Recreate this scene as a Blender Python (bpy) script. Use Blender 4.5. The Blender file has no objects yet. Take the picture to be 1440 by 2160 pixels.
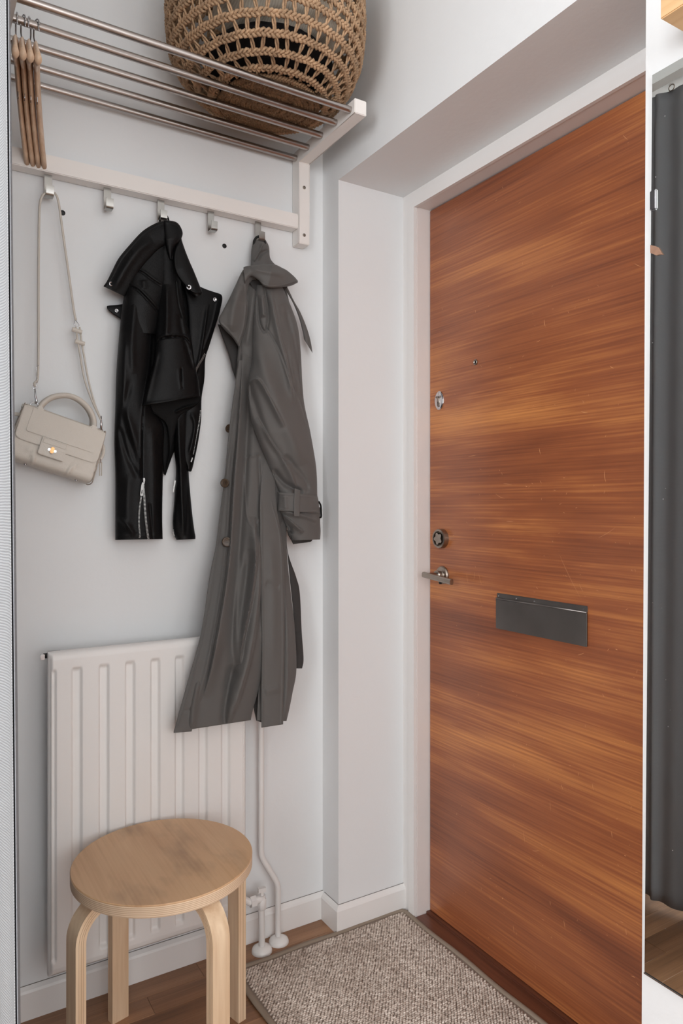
import bpy, bmesh, math, random
import numpy as np
from mathutils import Matrix, Vector
SC = bpy.context.scene
COL = SC.collection
PI = math.pi
random.seed(7)
rng = np.random.default_rng(5)

# ---------------------------------------------------------------- camera
F, HZ, CH = 1509.0, 1066.0, 1.184          # focal length in px, horizon row, eye height
YAW = math.radians(31.3)
AX = np.array([math.sin(YAW), math.cos(YAW)]); RT = np.array([math.cos(YAW), -math.sin(YAW)])
cam_d = bpy.data.cameras.new('camera'); cam = bpy.data.objects.new('camera', cam_d); COL.objects.link(cam)
cam.location = (0, 0, CH); cam.rotation_euler = (PI/2, 0, -YAW)
cam_d.sensor_fit = 'VERTICAL'; cam_d.sensor_height = 36; cam_d.sensor_width = 24
cam_d.lens = F/2160*36; cam_d.shift_y = -(1080-HZ)/2160
cam_d.clip_start = 0.01
SC.camera = cam

# ---------------------------------------------------------------- world, exposure, daylight
w = bpy.data.worlds.new('world'); SC.world = w; w.use_nodes = True
w.node_tree.nodes['Background'].inputs[0].default_value = (0.85, 0.92, 1.0, 1)
w.node_tree.nodes['Background'].inputs[1].default_value = 0.9
SC.view_settings.view_transform = 'Standard'; SC.view_settings.look = 'None'
SC.view_settings.gamma = 1; SC.view_settings.use_curve_mapping = False
SC.view_settings.exposure = -0.53
SC.cycles.max_bounces = 10; SC.cycles.diffuse_bounces = 6
def area(name, loc, rot, sx, sy, power, col=(1, 1, 1), spread=180):
    l = bpy.data.lights.new(name, 'AREA'); l.shape = 'RECTANGLE'; l.size = sx; l.size_y = sy
    l.energy = power; l.color = col; l.spread = math.radians(spread)
    o = bpy.data.objects.new(name, l); COL.objects.link(o); o.location = loc; o.rotation_euler = rot
    return o
# daylight through the left window, plus a fill light added behind the camera
area('window_daylight_left', (-1.62, -0.45, 1.50), (PI/2, 0, -PI/2), 1.5, 1.6, 132, (0.975, 0.985, 1.0))
area('fill_light_rear', (-0.25, -2.52, 1.55), (PI/2, 0, 0), 1.9, 1.6, 88, (0.99, 0.99, 1.0))

# ---------------------------------------------------------------- placing helpers
YW = 1.79      # back wall (with coat rack)
XW = 1.025     # right wall (with door niche and mirror)
YR = 1.702     # left reveal of the door niche
ZS = 2.088     # soffit of the niche
XC = 1.247     # face of the door casing
YJ = 1.643     # jamb
XD = 1.297     # door face
def ray(px):
    l = (px-720)/F
    return AX + RT*l
def PY(px, py, y):
    v = ray(px); t = y/v[1]; return Vector((v[0]*t, y, CH-(py-HZ)*t/F))
def PX(px, py, x):
    v = ray(px); t = x/v[0]; return Vector((x, v[1]*t, CH-(py-HZ)*t/F))
def PW(px, py, d): return PY(px, py, YW-d)          # at distance d from the back wall

# ---------------------------------------------------------------- materials
MATS = {}
def new_mat(name):
    m = bpy.data.materials.new(name); m.use_nodes = True
    return m, m.node_tree.nodes, m.node_tree.links, m.node_tree.nodes['Principled BSDF']
def lin(c): return tuple(((v/255+0.055)/1.055)**2.4 if v > 10 else v/255/12.92 for v in c)+(1,)
def basic(name, col, rough=0.5, metal=0.0, bump=0.0, bscale=200, var=0.0, vscale=6, coat=0, spec=0.5, sheen=0, stretch=(1,1,1)):
    m, N, L, B = new_mat(name)
    B.inputs['Base Color'].default_value = col; B.inputs['Roughness'].default_value = rough
    B.inputs['Metallic'].default_value = metal; B.inputs['Specular IOR Level'].default_value = spec
    B.inputs['Coat Weight'].default_value = coat; B.inputs['Sheen Weight'].default_value = sheen
    tc = N.new('ShaderNodeTexCoord'); mp = N.new('ShaderNodeMapping'); mp.inputs['Scale'].default_value = stretch
    L.new(tc.outputs['Object'], mp.inputs[0])
    if var:
        n = N.new('ShaderNodeTexNoise'); n.inputs['Scale'].default_value = vscale; n.inputs['Detail'].default_value = 4
        L.new(mp.outputs[0], n.inputs[0])
        mx = N.new('ShaderNodeMix'); mx.data_type = 'RGBA'
        mx.inputs[6].default_value = tuple(c*(1-var) for c in col[:3])+(1,); mx.inputs[7].default_value = tuple(min(1, c*(1+var)) for c in col[:3])+(1,)
        L.new(n.outputs[0], mx.inputs[0]); L.new(mx.outputs[2], B.inputs['Base Color'])
    if bump:
        n = N.new('ShaderNodeTexNoise'); n.inputs['Scale'].default_value = bscale; n.inputs['Detail'].default_value = 3
        L.new(mp.outputs[0], n.inputs[0])
        b = N.new('ShaderNodeBump'); b.inputs['Strength'].default_value = bump; b.inputs['Distance'].default_value = 0.002
        L.new(n.outputs[0], b.inputs['Height']); L.new(b.outputs[0], B.inputs['Normal'])
    return m
def wood(name, dark, mid, light, axis='x', band=8.0, grain=90.0, rough=0.45, coat=0.0, lowfreq=1.2, stain=0.0, bump=0.12, pos=(0.3, 0.5, 0.72)):
    m, N, L, B = new_mat(name)
    tc = N.new('ShaderNodeTexCoord')
    def mapped(s_long, s_cross, off=(0, 0, 0)):
        mp = N.new('ShaderNodeMapping'); s = [s_cross]*3; s['xyz'.index(axis)] = s_long
        mp.inputs['Scale'].default_value = s; mp.inputs['Location'].default_value = off
        L.new(tc.outputs['Object'], mp.inputs[0]); return mp
    n1 = N.new('ShaderNodeTexNoise'); n1.inputs['Scale'].default_value = 1; n1.inputs['Detail'].default_value = 5; n1.inputs['Distortion'].default_value = 0.35
    L.new(mapped(lowfreq, band).outputs[0], n1.inputs[0])
    n2 = N.new('ShaderNodeTexNoise'); n2.inputs['Scale'].default_value = 1; n2.inputs['Detail'].default_value = 4
    L.new(mapped(3.0, grain, (3, 1, 2)).outputs[0], n2.inputs[0])
    n3 = N.new('ShaderNodeTexNoise'); n3.inputs['Scale'].default_value = 1; n3.inputs['Detail'].default_value = 3; n3.inputs['Distortion'].default_value = 0.2
    L.new(mapped(lowfreq*0.9, band*3.2, (7, 4, 1)).outputs[0], n3.inputs[0])
    a = N.new('ShaderNodeMath'); a.operation = 'MULTIPLY_ADD'; a.inputs[1].default_value = 0.3; L.new(n2.outputs[0], a.inputs[0])
    s1 = N.new('ShaderNodeMath'); s1.operation = 'MULTIPLY'; s1.inputs[1].default_value = 0.58; L.new(n1.outputs[0], s1.inputs[0]); L.new(s1.outputs[0], a.inputs[2])
    b2 = N.new('ShaderNodeMath'); b2.operation = 'MULTIPLY_ADD'; b2.inputs[1].default_value = 0.22; L.new(n3.outputs[0], b2.inputs[0]); L.new(a.outputs[0], b2.inputs[2])
    sub = N.new('ShaderNodeMath'); sub.operation = 'SUBTRACT'; sub.inputs[1].default_value = 0.05; L.new(b2.outputs[0], sub.inputs[0])
    r = N.new('ShaderNodeValToRGB'); L.new(sub.outputs[0], r.inputs[0]); e = r.color_ramp.elements
    e[0].position = pos[0]; e[0].color = dark; e[1].position = pos[2]; e[1].color = light
    k = r.color_ramp.elements.new(pos[1]); k.color = mid
    out = r.outputs[0]
    if stain:
        n4 = N.new('ShaderNodeTexNoise'); n4.inputs['Scale'].default_value = 1; n4.inputs['Detail'].default_value = 4
        L.new(mapped(5, 12, (2.3, 8.1, 3)).outputs[0], n4.inputs[0])
        r4 = N.new('ShaderNodeValToRGB'); r4.color_ramp.elements[0].position = 0.52; r4.color_ramp.elements[1].position = 0.72
        L.new(n4.outputs[0], r4.inputs[0])
        f = N.new('ShaderNodeMath'); f.operation = 'MULTIPLY'; f.inputs[1].default_value = stain; L.new(r4.outputs[0], f.inputs[0])
        mx = N.new('ShaderNodeMix'); mx.data_type = 'RGBA'; mx.inputs[7].default_value = lin((120, 98, 78)); L.new(f.outputs[0], mx.inputs[0]); L.new(out, mx.inputs[6]); out = mx.outputs[2]
    L.new(out, B.inputs['Base Color']); B.inputs['Roughness'].default_value = rough; B.inputs['Coat Weight'].default_value = coat; B.inputs['Coat Roughness'].default_value = 0.25
    bp = N.new('ShaderNodeBump'); bp.inputs['Strength'].default_value = bump; bp.inputs['Distance'].default_value = 0.0008
    L.new(n2.outputs[0], bp.inputs['Height']); L.new(bp.outputs[0], B.inputs['Normal'])
    return m
def woven(name, col, col2, sx, sy, axes='xz', rough=0.9, bump=0.3, twill=0.0, sheen=0.0):
    """fabric: two crossed wave textures give the threads"""
    m, N, L, B = new_mat(name); B.inputs['Roughness'].default_value = rough; B.inputs['Sheen Weight'].default_value = sheen
    B.inputs['Specular IOR Level'].default_value = 0.25
    tc = N.new('ShaderNodeTexCoord')
    def wav(ax, sc, rot=0.0):
        wv = N.new('ShaderNodeTexWave'); wv.bands_direction = ax.upper(); wv.inputs['Scale'].default_value = sc
        wv.inputs['Distortion'].default_value = 1.2; wv.inputs['Detail'].default_value = 2; wv.inputs['Detail Scale'].default_value = 3
        mp = N.new('ShaderNodeMapping'); mp.inputs['Rotation'].default_value = (0, rot, 0)
        L.new(tc.outputs['Object'], mp.inputs[0]); L.new(mp.outputs[0], wv.inputs[0]); return wv
    a = wav(axes[0], sx, twill); b = wav(axes[1], sy, twill)
    mul = N.new('ShaderNodeMath'); mul.operation = 'MULTIPLY_ADD'; mul.inputs[1].default_value = 0.5
    L.new(a.outputs['Fac'], mul.inputs[0]); h = N.new('ShaderNodeMath'); h.operation = 'MULTIPLY'; h.inputs[1].default_value = 0.5
    L.new(b.outputs['Fac'], h.inputs[0]); L.new(h.outputs[0], mul.inputs[2])
    mx = N.new('ShaderNodeMix'); mx.data_type = 'RGBA'; mx.inputs[6].default_value = col; mx.inputs[7].default_value = col2
    L.new(mul.outputs[0], mx.inputs[0]); L.new(mx.outputs[2], B.inputs['Base Color'])
    bp = N.new('ShaderNodeBump'); bp.inputs['Strength'].default_value = bump; bp.inputs['Distance'].default_value = 0.001
    L.new(mul.outputs[0], bp.inputs['Height']); L.new(bp.outputs[0], B.inputs['Normal'])
    return m
M = dict(
    wall=basic('wall_paint', lin((227, 229, 230)), 0.55, bump=0.25, bscale=55, var=0.018, vscale=3),
    ceil=basic('ceiling_paint', lin((228, 228, 226)), 0.8, bump=0.1, bscale=60),
    trim=basic('gloss_trim_paint', lin((231, 229, 227)), 0.35, bump=0.12, bscale=35, var=0.02, vscale=8),
    jamb=basic('jamb_paint', lin((226, 220, 217)), 0.4, bump=0.12, bscale=35, var=0.02, vscale=8),
    rad=basic('radiator_enamel', lin((230, 228, 226)), 0.42, bump=0.2, bscale=30, var=0.025, vscale=7),
    rack=basic('white_lacquer', lin((236, 232, 228)), 0.4, bump=0.05, bscale=40),
    steel=basic('brushed_steel', lin((178, 171, 167)), 0.27, 1.0, bump=0.12, bscale=60, stretch=(0.3, 40, 40)),
    hooksteel=basic('satin_hook_steel', lin((168, 166, 162)), 0.3, 1.0),
    chrome=basic('chrome', lin((205, 205, 208)), 0.12, 1.0),
    nickel=basic('worn_nickel', lin((158, 148, 138)), 0.32, 1.0, bump=0.3, bscale=120, var=0.15, vscale=40),
    letter=basic('scuffed_steel', lin((140, 137, 135)), 0.38, 1.0, bump=0.1, bscale=14, var=0.25, vscale=9),
    zip=basic('zip_nickel', lin((150, 148, 146)), 0.35, 1.0),
    gold=basic('pale_gold', lin((196, 146, 100)), 0.35, 1.0),
    black=basic('black_hole', (0.004, 0.004, 0.004, 1), 0.6),
    leather=basic('black_leather', (0.0035, 0.0035, 0.0038, 1), 0.5, bump=0.2, bscale=420, spec=0.2),
    lining=basic('black_lining', (0.004, 0.004, 0.0042, 1), 0.75, spec=0.2),
    bag=basic('cream_leather', lin((204, 197, 187)), 0.42, bump=0.25, bscale=600, spec=0.4),
    crack=basic('grimy_crack', lin((132, 128, 124)), 0.8),
    glue=basic('glue_line_wood', lin((178, 146, 116)), 0.6),
    bagdark=basic('cream_edge_paint', lin((172, 160, 148)), 0.5),
    darkloop=basic('dark_cotton', lin((32, 31, 31)), 0.85),
    button=basic('horn_button', lin((78, 62, 48)), 0.4, var=0.6, vscale=140),
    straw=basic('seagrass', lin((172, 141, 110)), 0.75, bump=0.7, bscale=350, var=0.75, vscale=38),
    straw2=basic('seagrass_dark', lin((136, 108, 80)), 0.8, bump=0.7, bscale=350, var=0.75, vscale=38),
    cream=woven('cream_knit', lin((232, 225, 210)), lin((196, 186, 168)), 60, 12, 'xz', 0.95, 0.5),
    dark=basic('black_cloth', (0.006, 0.006, 0.007, 1), 0.9),
    porcelain=basic('white_collar_plastic', lin((236, 235, 233)), 0.25),
    hanger=wood('hanger_beech', lin((190, 154, 124)), lin((214, 184, 156)), lin((228, 204, 178)), 'y', 30, 160, 0.4),
    birch=wood('birch_face', lin((206, 172, 132)), lin((226, 197, 158)), lin((240, 216, 182)), 'z', 14, 200, 0.45, lowfreq=1.5),
    seat=wood('birch_seat', lin((188, 146, 108)), lin((208, 168, 128)), lin((220, 184, 146)), 'y', 12, 180, 0.4, lowfreq=3, stain=0.55),
    oak=wood('light_oak', lin((196, 152, 104)), lin((222, 182, 134)), lin((234, 198, 152)), 'y', 16, 120, 0.45),
    floor=wood('oiled_oak_strip', lin((118, 86, 62)), lin((148, 108, 78)), lin((170, 128, 95)), 'x', 22, 260, 0.42, lowfreq=2, bump=0.3, pos=(0.36, 0.5, 0.66)),
    floor2=wood('oiled_oak_strip_dark', lin((104, 75, 54)), lin((133, 95, 68)), lin((154, 113, 83)), 'x', 22, 260, 0.42, lowfreq=2, bump=0.3, pos=(0.36, 0.5, 0.66)),
    floor3=wood('oiled_oak_strip_light', lin((130, 96, 70)), lin((160, 118, 86)), lin((182, 139, 104)), 'x', 22, 260, 0.42, lowfreq=2, bump=0.3, pos=(0.36, 0.5, 0.66)),
    gap=basic('floor_gap', lin((46, 30, 22)), 0.8),
    thresh=wood('mahogany_threshold', lin((72, 40, 30)), lin((98, 56, 40)), lin((122, 74, 52)), 'y', 30, 150, 0.3, coat=0.2),
    curtain=woven('curtain_shaded_grey', lin((122, 124, 128)), lin((150, 152, 156)), 500, 200, 'yz', 0.9, 0.35),  # darker grey for the curtain's inner side, shade painted in
    curlit=None, coat=None, door=None, rug=None, mirror=None, glass=None, ply=None,
    bind=woven('rug_binding', lin((140, 126, 112)), lin((160, 146, 130)), 300, 300, 'xy', 0.9, 0.3),
    scratch=basic('bare_wood_scratch', lin((206, 148, 102)), 0.6),
    plaster=basic('chip', lin((120, 105, 90)), 0.8),
)
# lit side of the curtain: brightness painted into the grey of the ribbed cloth
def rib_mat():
    m, N, L, B = new_mat('ribbed_lit_grey'); B.inputs['Roughness'].default_value = 0.85
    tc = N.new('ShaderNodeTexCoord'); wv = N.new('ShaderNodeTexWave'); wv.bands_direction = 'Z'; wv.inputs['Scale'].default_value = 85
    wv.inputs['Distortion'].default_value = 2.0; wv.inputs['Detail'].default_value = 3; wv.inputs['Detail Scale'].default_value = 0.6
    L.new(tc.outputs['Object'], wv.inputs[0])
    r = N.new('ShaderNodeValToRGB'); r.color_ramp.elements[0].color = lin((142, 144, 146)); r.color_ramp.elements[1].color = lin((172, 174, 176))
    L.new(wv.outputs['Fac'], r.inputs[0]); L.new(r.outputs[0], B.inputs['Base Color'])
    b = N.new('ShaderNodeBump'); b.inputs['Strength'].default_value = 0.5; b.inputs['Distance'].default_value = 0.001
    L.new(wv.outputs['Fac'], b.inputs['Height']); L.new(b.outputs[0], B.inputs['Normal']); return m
M['curlit'] = rib_mat()
M['coat'] = woven('grey_gabardine', lin((88, 86, 84)), lin((99, 97, 95)), 500, 500, 'xz', 0.62, 0.10, 0.8, sheen=0.12)
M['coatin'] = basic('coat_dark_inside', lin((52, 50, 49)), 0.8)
# door veneer: broad ribbon-striped mahogany running across the leaf, worn lacquer
M['door'] = wood('mahogany_veneer', lin((112, 61, 40)), lin((154, 89, 54)), lin((206, 136, 76)), 'y', 6.0, 210, 0.34, coat=0.35, lowfreq=1.1, bump=0.15, pos=(0.34, 0.50, 0.66))
def ply_mat(name, axis):
    m, N, L, B = new_mat(name); B.inputs['Roughness'].default_value = 0.6
    tc = N.new('ShaderNodeTexCoord'); wv = N.new('ShaderNodeTexWave'); wv.bands_direction = axis; wv.inputs['Scale'].default_value = 95
    wv.inputs['Distortion'].default_value = 1.0; wv.inputs['Detail'].default_value = 3; wv.inputs['Detail Scale'].default_value = 0.3
    L.new(tc.outputs['Object'], wv.inputs[0]); r = N.new('ShaderNodeValToRGB')
    r.color_ramp.elements[0].color = lin((188, 156, 128)); r.color_ramp.elements[1].color = lin((226, 201, 172)); r.color_ramp.elements[1].position = 0.5
    L.new(wv.outputs['Fac'], r.inputs[0]); L.new(r.outputs[0], B.inputs['Base Color']); return m
M['ply'] = ply_mat('plywood_edge', 'Z')
def rug_mat():
    m, N, L, B = new_mat('boucle_wool'); B.inputs['Roughness'].default_value = 0.95
    tc = N.new('ShaderNodeTexCoord'); n = N.new('ShaderNodeTexNoise'); n.inputs['Scale'].default_value = 130; n.inputs['Detail'].default_value = 4
    mp = N.new('ShaderNodeMapping'); mp.inputs['Scale'].default_value = (0.6, 1, 1); L.new(tc.outputs['Object'], mp.inputs[0]); L.new(mp.outputs[0], n.inputs[0])
    r = N.new('ShaderNodeValToRGB'); e = r.color_ramp.elements; e[0].position = 0.3; e[0].color = lin((156, 142, 130)); e[1].position = 0.68; e[1].color = lin((232, 221, 210))
    k = e.new(0.47); k.color = lin((198, 184, 172))
    L.new(n.outputs[0], r.inputs[0])
    n2 = N.new('ShaderNodeTexNoise'); n2.inputs['Scale'].default_value = 9; L.new(tc.outputs['Object'], n2.inputs[0])
    mx = N.new('ShaderNodeMix'); mx.data_type = 'RGBA'; mx.blend_type = 'MULTIPLY'; mx.inputs[0].default_value = 0.35
    L.new(r.outputs[0], mx.inputs[6]); r2 = N.new('ShaderNodeValToRGB'); r2.color_ramp.elements[0].position = 0.35; r2.color_ramp.elements[1].position = 0.6
    r2.color_ramp.elements[0].color = lin((190, 176, 166)); r2.color_ramp.elements[1].color = (1, 1, 1, 1)
    L.new(n2.outputs[0], r2.inputs[0]); L.new(r2.outputs[0], mx.inputs[7]); L.new(mx.outputs[2], B.inputs['Base Color']); return m
M['rug'] = rug_mat()
M['rugbase'] = basic('rug_backing', lin((134, 120, 108)), 0.95)
def mirror_mat():
    m, N, L, B = new_mat('mirror_glass'); B.inputs['Base Color'].default_value = (0.66, 0.69, 0.68, 1)
    B.inputs['Metallic'].default_value = 1; B.inputs['Roughness'].default_value = 0.0
    # specks of dust lying on the glass
    tc = N.new('ShaderNodeTexCoord'); v = N.new('ShaderNodeTexVoronoi'); v.inputs['Scale'].default_value = 75; L.new(tc.outputs['Object'], v.inputs[0])
    lt = N.new('ShaderNodeMath'); lt.operation = 'LESS_THAN'; lt.inputs[1].default_value = 0.055; L.new(v.outputs['Distance'], lt.inputs[0])
    n = N.new('ShaderNodeTexNoise'); n.inputs['Scale'].default_value = 14; L.new(tc.outputs['Object'], n.inputs[0])
    gt = N.new('ShaderNodeMath'); gt.operation = 'GREATER_THAN'; gt.inputs[1].default_value = 0.6; L.new(n.outputs[0], gt.inputs[0])
    a = N.new('ShaderNodeMath'); a.operation = 'MULTIPLY'; L.new(lt.outputs[0], a.inputs[0]); L.new(gt.outputs[0], a.inputs[1])
    f = N.new('ShaderNodeMath'); f.operation = 'MULTIPLY'; f.inputs[1].default_value = 0.5; L.new(a.outputs[0], f.inputs[0])
    d = N.new('ShaderNodeBsdfDiffuse'); d.inputs[0].default_value = (0.6, 0.6, 0.6, 1)
    mx = N.new('ShaderNodeMixShader'); L.new(f.outputs[0], mx.inputs[0]); L.new(B.outputs[0], mx.inputs[1]); L.new(d.outputs[0], mx.inputs[2])
    L.new(mx.outputs[0], N['Material Output'].inputs[0]); return m
M['mirror'] = mirror_mat()
def glass_mat():
    m, N, L, B = new_mat('window_glass'); N.remove(B)
    t = N.new('ShaderNodeBsdfTransparent'); g = N.new('ShaderNodeBsdfGlossy'); g.inputs['Roughness'].default_value = 0.02
    mx = N.new('ShaderNodeMixShader'); mx.inputs[0].default_value = 0.06
    L.new(t.outputs[0], mx.inputs[1]); L.new(g.outputs[0], mx.inputs[2]); L.new(mx.outputs[0], N['Material Output'].inputs[0]); return m
M['glass'] = glass_mat()

# ---------------------------------------------------------------- object helpers
def props(o, label=None, cat=None, group=None, kind=None):
    for k, v in (('label', label), ('category', cat), ('group', group), ('kind', kind)):
        if v: o[k] = v
    return o
def thing(name, label, cat, loc, group=None, kind=None):
    o = bpy.data.objects.new(name, None); COL.objects.link(o); o.location = loc; o.empty_display_size = 0.05
    return props(o, label, cat, group, kind)
def root_loc(p):
    v = Vector((0, 0, 0))
    while p is not None: v += Vector(p.location); p = p.parent
    return v
def obj(name, bm, mat, parent=None, smooth=False, recalc=True, **kw):
    """links a bmesh whose vertices are in world coordinates as one mesh object"""
    if recalc: bmesh.ops.recalc_face_normals(bm, faces=bm.faces)
    me = bpy.data.meshes.new(name)
    if parent is None:
        lo = Vector((min(v.co.x for v in bm.verts), min(v.co.y for v in bm.verts), min(v.co.z for v in bm.verts)))
        hi = Vector((max(v.co.x for v in bm.verts), max(v.co.y for v in bm.verts), max(v.co.z for v in bm.verts)))
        c = (lo+hi)/2; off = c
    else:
        off = root_loc(parent)
    for v in bm.verts: v.co -= off
    bm.to_mesh(me); bm.free()
    o = bpy.data.objects.new(name, me); COL.objects.link(o)
    if parent is None: o.location = off
    else: o.parent = parent
    me.materials.append(M[mat] if isinstance(mat, str) else mat)
    if smooth:
        for p in me.polygons: p.use_smooth = True
    props(o, kw.get('label'), kw.get('cat'), kw.get('group'), kw.get('kind'))
    return o
def autosmooth(o, deg=40):
    me = o.data
    bm = bmesh.new(); bm.from_mesh(me)
    for e in bm.edges:
        if len(e.link_faces) == 2 and e.calc_face_angle(0) > math.radians(deg): e.smooth = False
    for f in bm.faces: f.smooth = any(e.smooth for e in f.edges)
    bm.to_mesh(me); bm.free()
    return o
def box(bm, a, b, bevel=0.0, seg=2, mat=None):
    a, b = Vector(a), Vector(b); lo = Vector(map(min, a, b)); hi = Vector(map(max, a, b))
    t = bmesh.new(); bmesh.ops.create_cube(t, size=1)
    for v in t.verts: v.co = Vector((lo[i]+(v.co[i]+0.5)*(hi[i]-lo[i]) for i in range(3)))
    if bevel: bmesh.ops.bevel(t, geom=t.edges[:], offset=bevel, segments=seg, affect='EDGES', clamp_overlap=True)
    if mat is not None: t.transform(mat)
    merge(bm, t); return bm
def merge(bm, t):
    me = bpy.data.meshes.new('t'); t.to_mesh(me); bm.from_mesh(me); bpy.data.meshes.remove(me); t.free()
def boxobj(name, a, b, mat, parent=None, bevel=0.002, xf=None, **kw):
    bm = bmesh.new(); box(bm, a, b, bevel, 2, xf); return autosmooth(obj(name, bm, mat, parent, **kw), 50)
def frames(path, closed=False, up=None):
    P = [Vector(p) for p in path]; n = len(P); T = []
    for i in range(n):
        if closed: t = P[(i+1) % n]-P[i-1]
        else: t = P[min(i+1, n-1)]-P[max(i-1, 0)]
        T.append(t.normalized() if t.length > 1e-9 else Vector((0, 0, 1)))
    if up is None: up = Vector((0, 0, 1)) if abs(T[0].z) < 0.9 else Vector((0, 1, 0))
    up = Vector(up); N_ = []
    n0 = (up-T[0]*up.dot(T[0])).normalized(); N_.append(n0)
    for i in range(1, n):
        v = N_[-1]-T[i]*N_[-1].dot(T[i]); N_.append(v.normalized())
    return P, T, N_
def tube(bm, path, r, sides=8, closed=False, flat=1.0, up=None, caps=True, sq=False, fixed_up=None):
    """tube along path; r number or list; flat scales the binormal radius; sq gives a rounded rectangle"""
    P, T, N_ = frames(path, closed, up); n = len(P); rr = r if hasattr(r, '__len__') else [r]*n
    rings = []
    for i in range(n):
        nv = N_[i]
        if fixed_up is not None:
            u = Vector(fixed_up); nv = (u-T[i]*u.dot(T[i])).normalized()
        b = T[i].cross(nv); ring = []
        for k in range(sides):
            a = 2*PI*(k+0.5*(sides == 4))/sides; c, s = math.cos(a), math.sin(a)
            if sq:
                m_ = max(abs(c), abs(s)); c, s = (c/m_), (s/m_)
            fl = flat[i] if hasattr(flat, '__len__') else flat
            ring.append(bm.verts.new(P[i]+nv*c*rr[i]+b*s*rr[i]*fl))
        rings.append(ring)
    m = n if closed else n-1
    for i in range(m):
        a, b = rings[i], rings[(i+1) % n]
        for k in range(sides):
            bm.faces.new((a[k], a[(k+1) % sides], b[(k+1) % sides], b[k]))
    if caps and not closed:
        bm.faces.new(rings[0][::-1]); bm.faces.new(rings[-1])
    return bm
def lathe(bm, prof, centre, axis='z', n=24, xf=None):
    """prof: (radius, height) pairs"""
    c = Vector(centre); rings = []
    A = {'z': (Vector((1, 0, 0)), Vector((0, 1, 0)), Vector((0, 0, 1))), 'x': (Vector((0, 1, 0)), Vector((0, 0, 1)), Vector((1, 0, 0))), 'y': (Vector((0, 0, 1)), Vector((1, 0, 0)), Vector((0, 1, 0)))}[axis] if isinstance(axis, str) else axis
    for r, h in prof:
        if r < 1e-6: rings.append([bm.verts.new(c+A[2]*h)])
        else: rings.append([bm.verts.new(c+A[0]*r*math.cos(2*PI*k/n)+A[1]*r*math.sin(2*PI*k/n)+A[2]*h) for k in range(n)])
    for a, b in zip(rings, rings[1:]):
        for k in range(n):
            if len(a) == 1 and len(b) == 1: continue
            if len(a) == 1: bm.faces.new((a[0], b[(k+1) % n], b[k]))
            elif len(b) == 1: bm.faces.new((a[k], a[(k+1) % n], b[0]))
            else: bm.faces.new((a[k], a[(k+1) % n], b[(k+1) % n], b[k]))
    if len(rings[0]) > 1: bm.faces.new(rings[0][::-1])
    if len(rings[-1]) > 1: bm.faces.new(rings[-1])
    return bm
def prism(bm, pts, ext):
    """pts: list of Vectors (planar), ext: extrusion vector"""
    a = [bm.verts.new(p) for p in pts]; b = [bm.verts.new(Vector(p)+Vector(ext)) for p in pts]; n = len(pts)
    bm.faces.new(a[::-1]); bm.faces.new(b)
    for i in range(n): bm.faces.new((a[i], a[(i+1) % n], b[(i+1) % n], b[i]))
    return bm
def spline(pts, n, smooth=True):
    """resample a polyline (any dimension) to n points, Catmull-Rom"""
    P = np.array(pts, float)
    if len(P) == 2 or not smooth: D = P
    else:
        Q = np.vstack([2*P[0]-P[1], P, 2*P[-1]-P[-2]]); D = []
        for i in range(1, len(Q)-2):
            for t in np.linspace(0, 1, 16, endpoint=False):
                D.append(0.5*((2*Q[i])+(-Q[i-1]+Q[i+1])*t+(2*Q[i-1]-5*Q[i]+4*Q[i+1]-Q[i+2])*t*t+(-Q[i-1]+3*Q[i]-3*Q[i+1]+Q[i+2])*t**3))
        D.append(P[-1]); D = np.array(D)
    s = np.r_[0, np.cumsum(np.linalg.norm(np.diff(D, axis=0), axis=1))]; u = np.linspace(0, s[-1], n)
    return np.stack([np.interp(u, s, D[:, k]) for k in range(D.shape[1])], 1)

# ================================================================ ROOM SHELL
ZC = 2.56; XL = -1.45; YF = -2.35
def struct(name, bm, mat, label, cat, parent=None):
    return autosmooth(obj(name, bm, mat, parent, label=label, cat=cat, kind='structure'), 14)
bm = bmesh.new(); box(bm, (XL-0.15, YW, -0.05), (1.6, YW+0.15, ZC))
wall_back = struct('wall_back', bm, 'wall', 'white painted wall behind the coat rack and radiator', 'wall')
# right wall: strip left of the niche, lintel over it, and the part that carries the mirror
bm = bmesh.new()
box(bm, (XW, YR, -0.02), (1.50, YW, ZC)); box(bm, (XW, 0.72, ZS), (1.50, YR, ZC))
ca, cb = PX(1365, 200, XW).y, PX(1351, 2160, XW).y
prism(bm, [Vector((XW, YF, -0.02)), Vector((XW, YF, ZC)), Vector((XW, ca, ZC)), Vector((XW, cb, -0.02))], (0.475, 0, 0))
wall_right = struct('wall_right', bm, 'wall', 'white right-hand wall with the deep niche of the front door', 'wall')
bm = bmesh.new(); box(bm, (XL-0.15, YF-0.15, ZC), (1.6, YW+0.15, ZC+0.1)); struct('ceiling', bm, 'ceil', 'plain white ceiling', 'ceiling')
def wall_with_hole(bm, axis, pos, th, lo, hi, h0, h1, z0, z1):
    def b(a0, a1, zz0, zz1):
        if axis == 'x': box(bm, (pos, a0, zz0), (pos-th, a1, zz1))
        else: box(bm, (a0, pos, zz0), (a1, pos-th, zz1))
    b(lo, h0, -0.05, ZC); b(h1, hi, -0.05, ZC); b(h0, h1, -0.05, z0); b(h0, h1, z1, ZC)
bm = bmesh.new(); wall_with_hole(bm, 'x', XL, 0.15, YF-0.15, YW, -1.2, 0.3, 0.7, 2.3)
struct('wall_left', bm, 'wall', 'white wall with a window on the far left side', 'wall')
bm = bmesh.new(); wall_with_hole(bm, 'y', YF, 0.15, XL, 1.5, -1.2, 0.7, 0.75, 2.35)
struct('wall_front', bm, 'wall', 'white wall with an added fill window behind the camera', 'wall')
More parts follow.
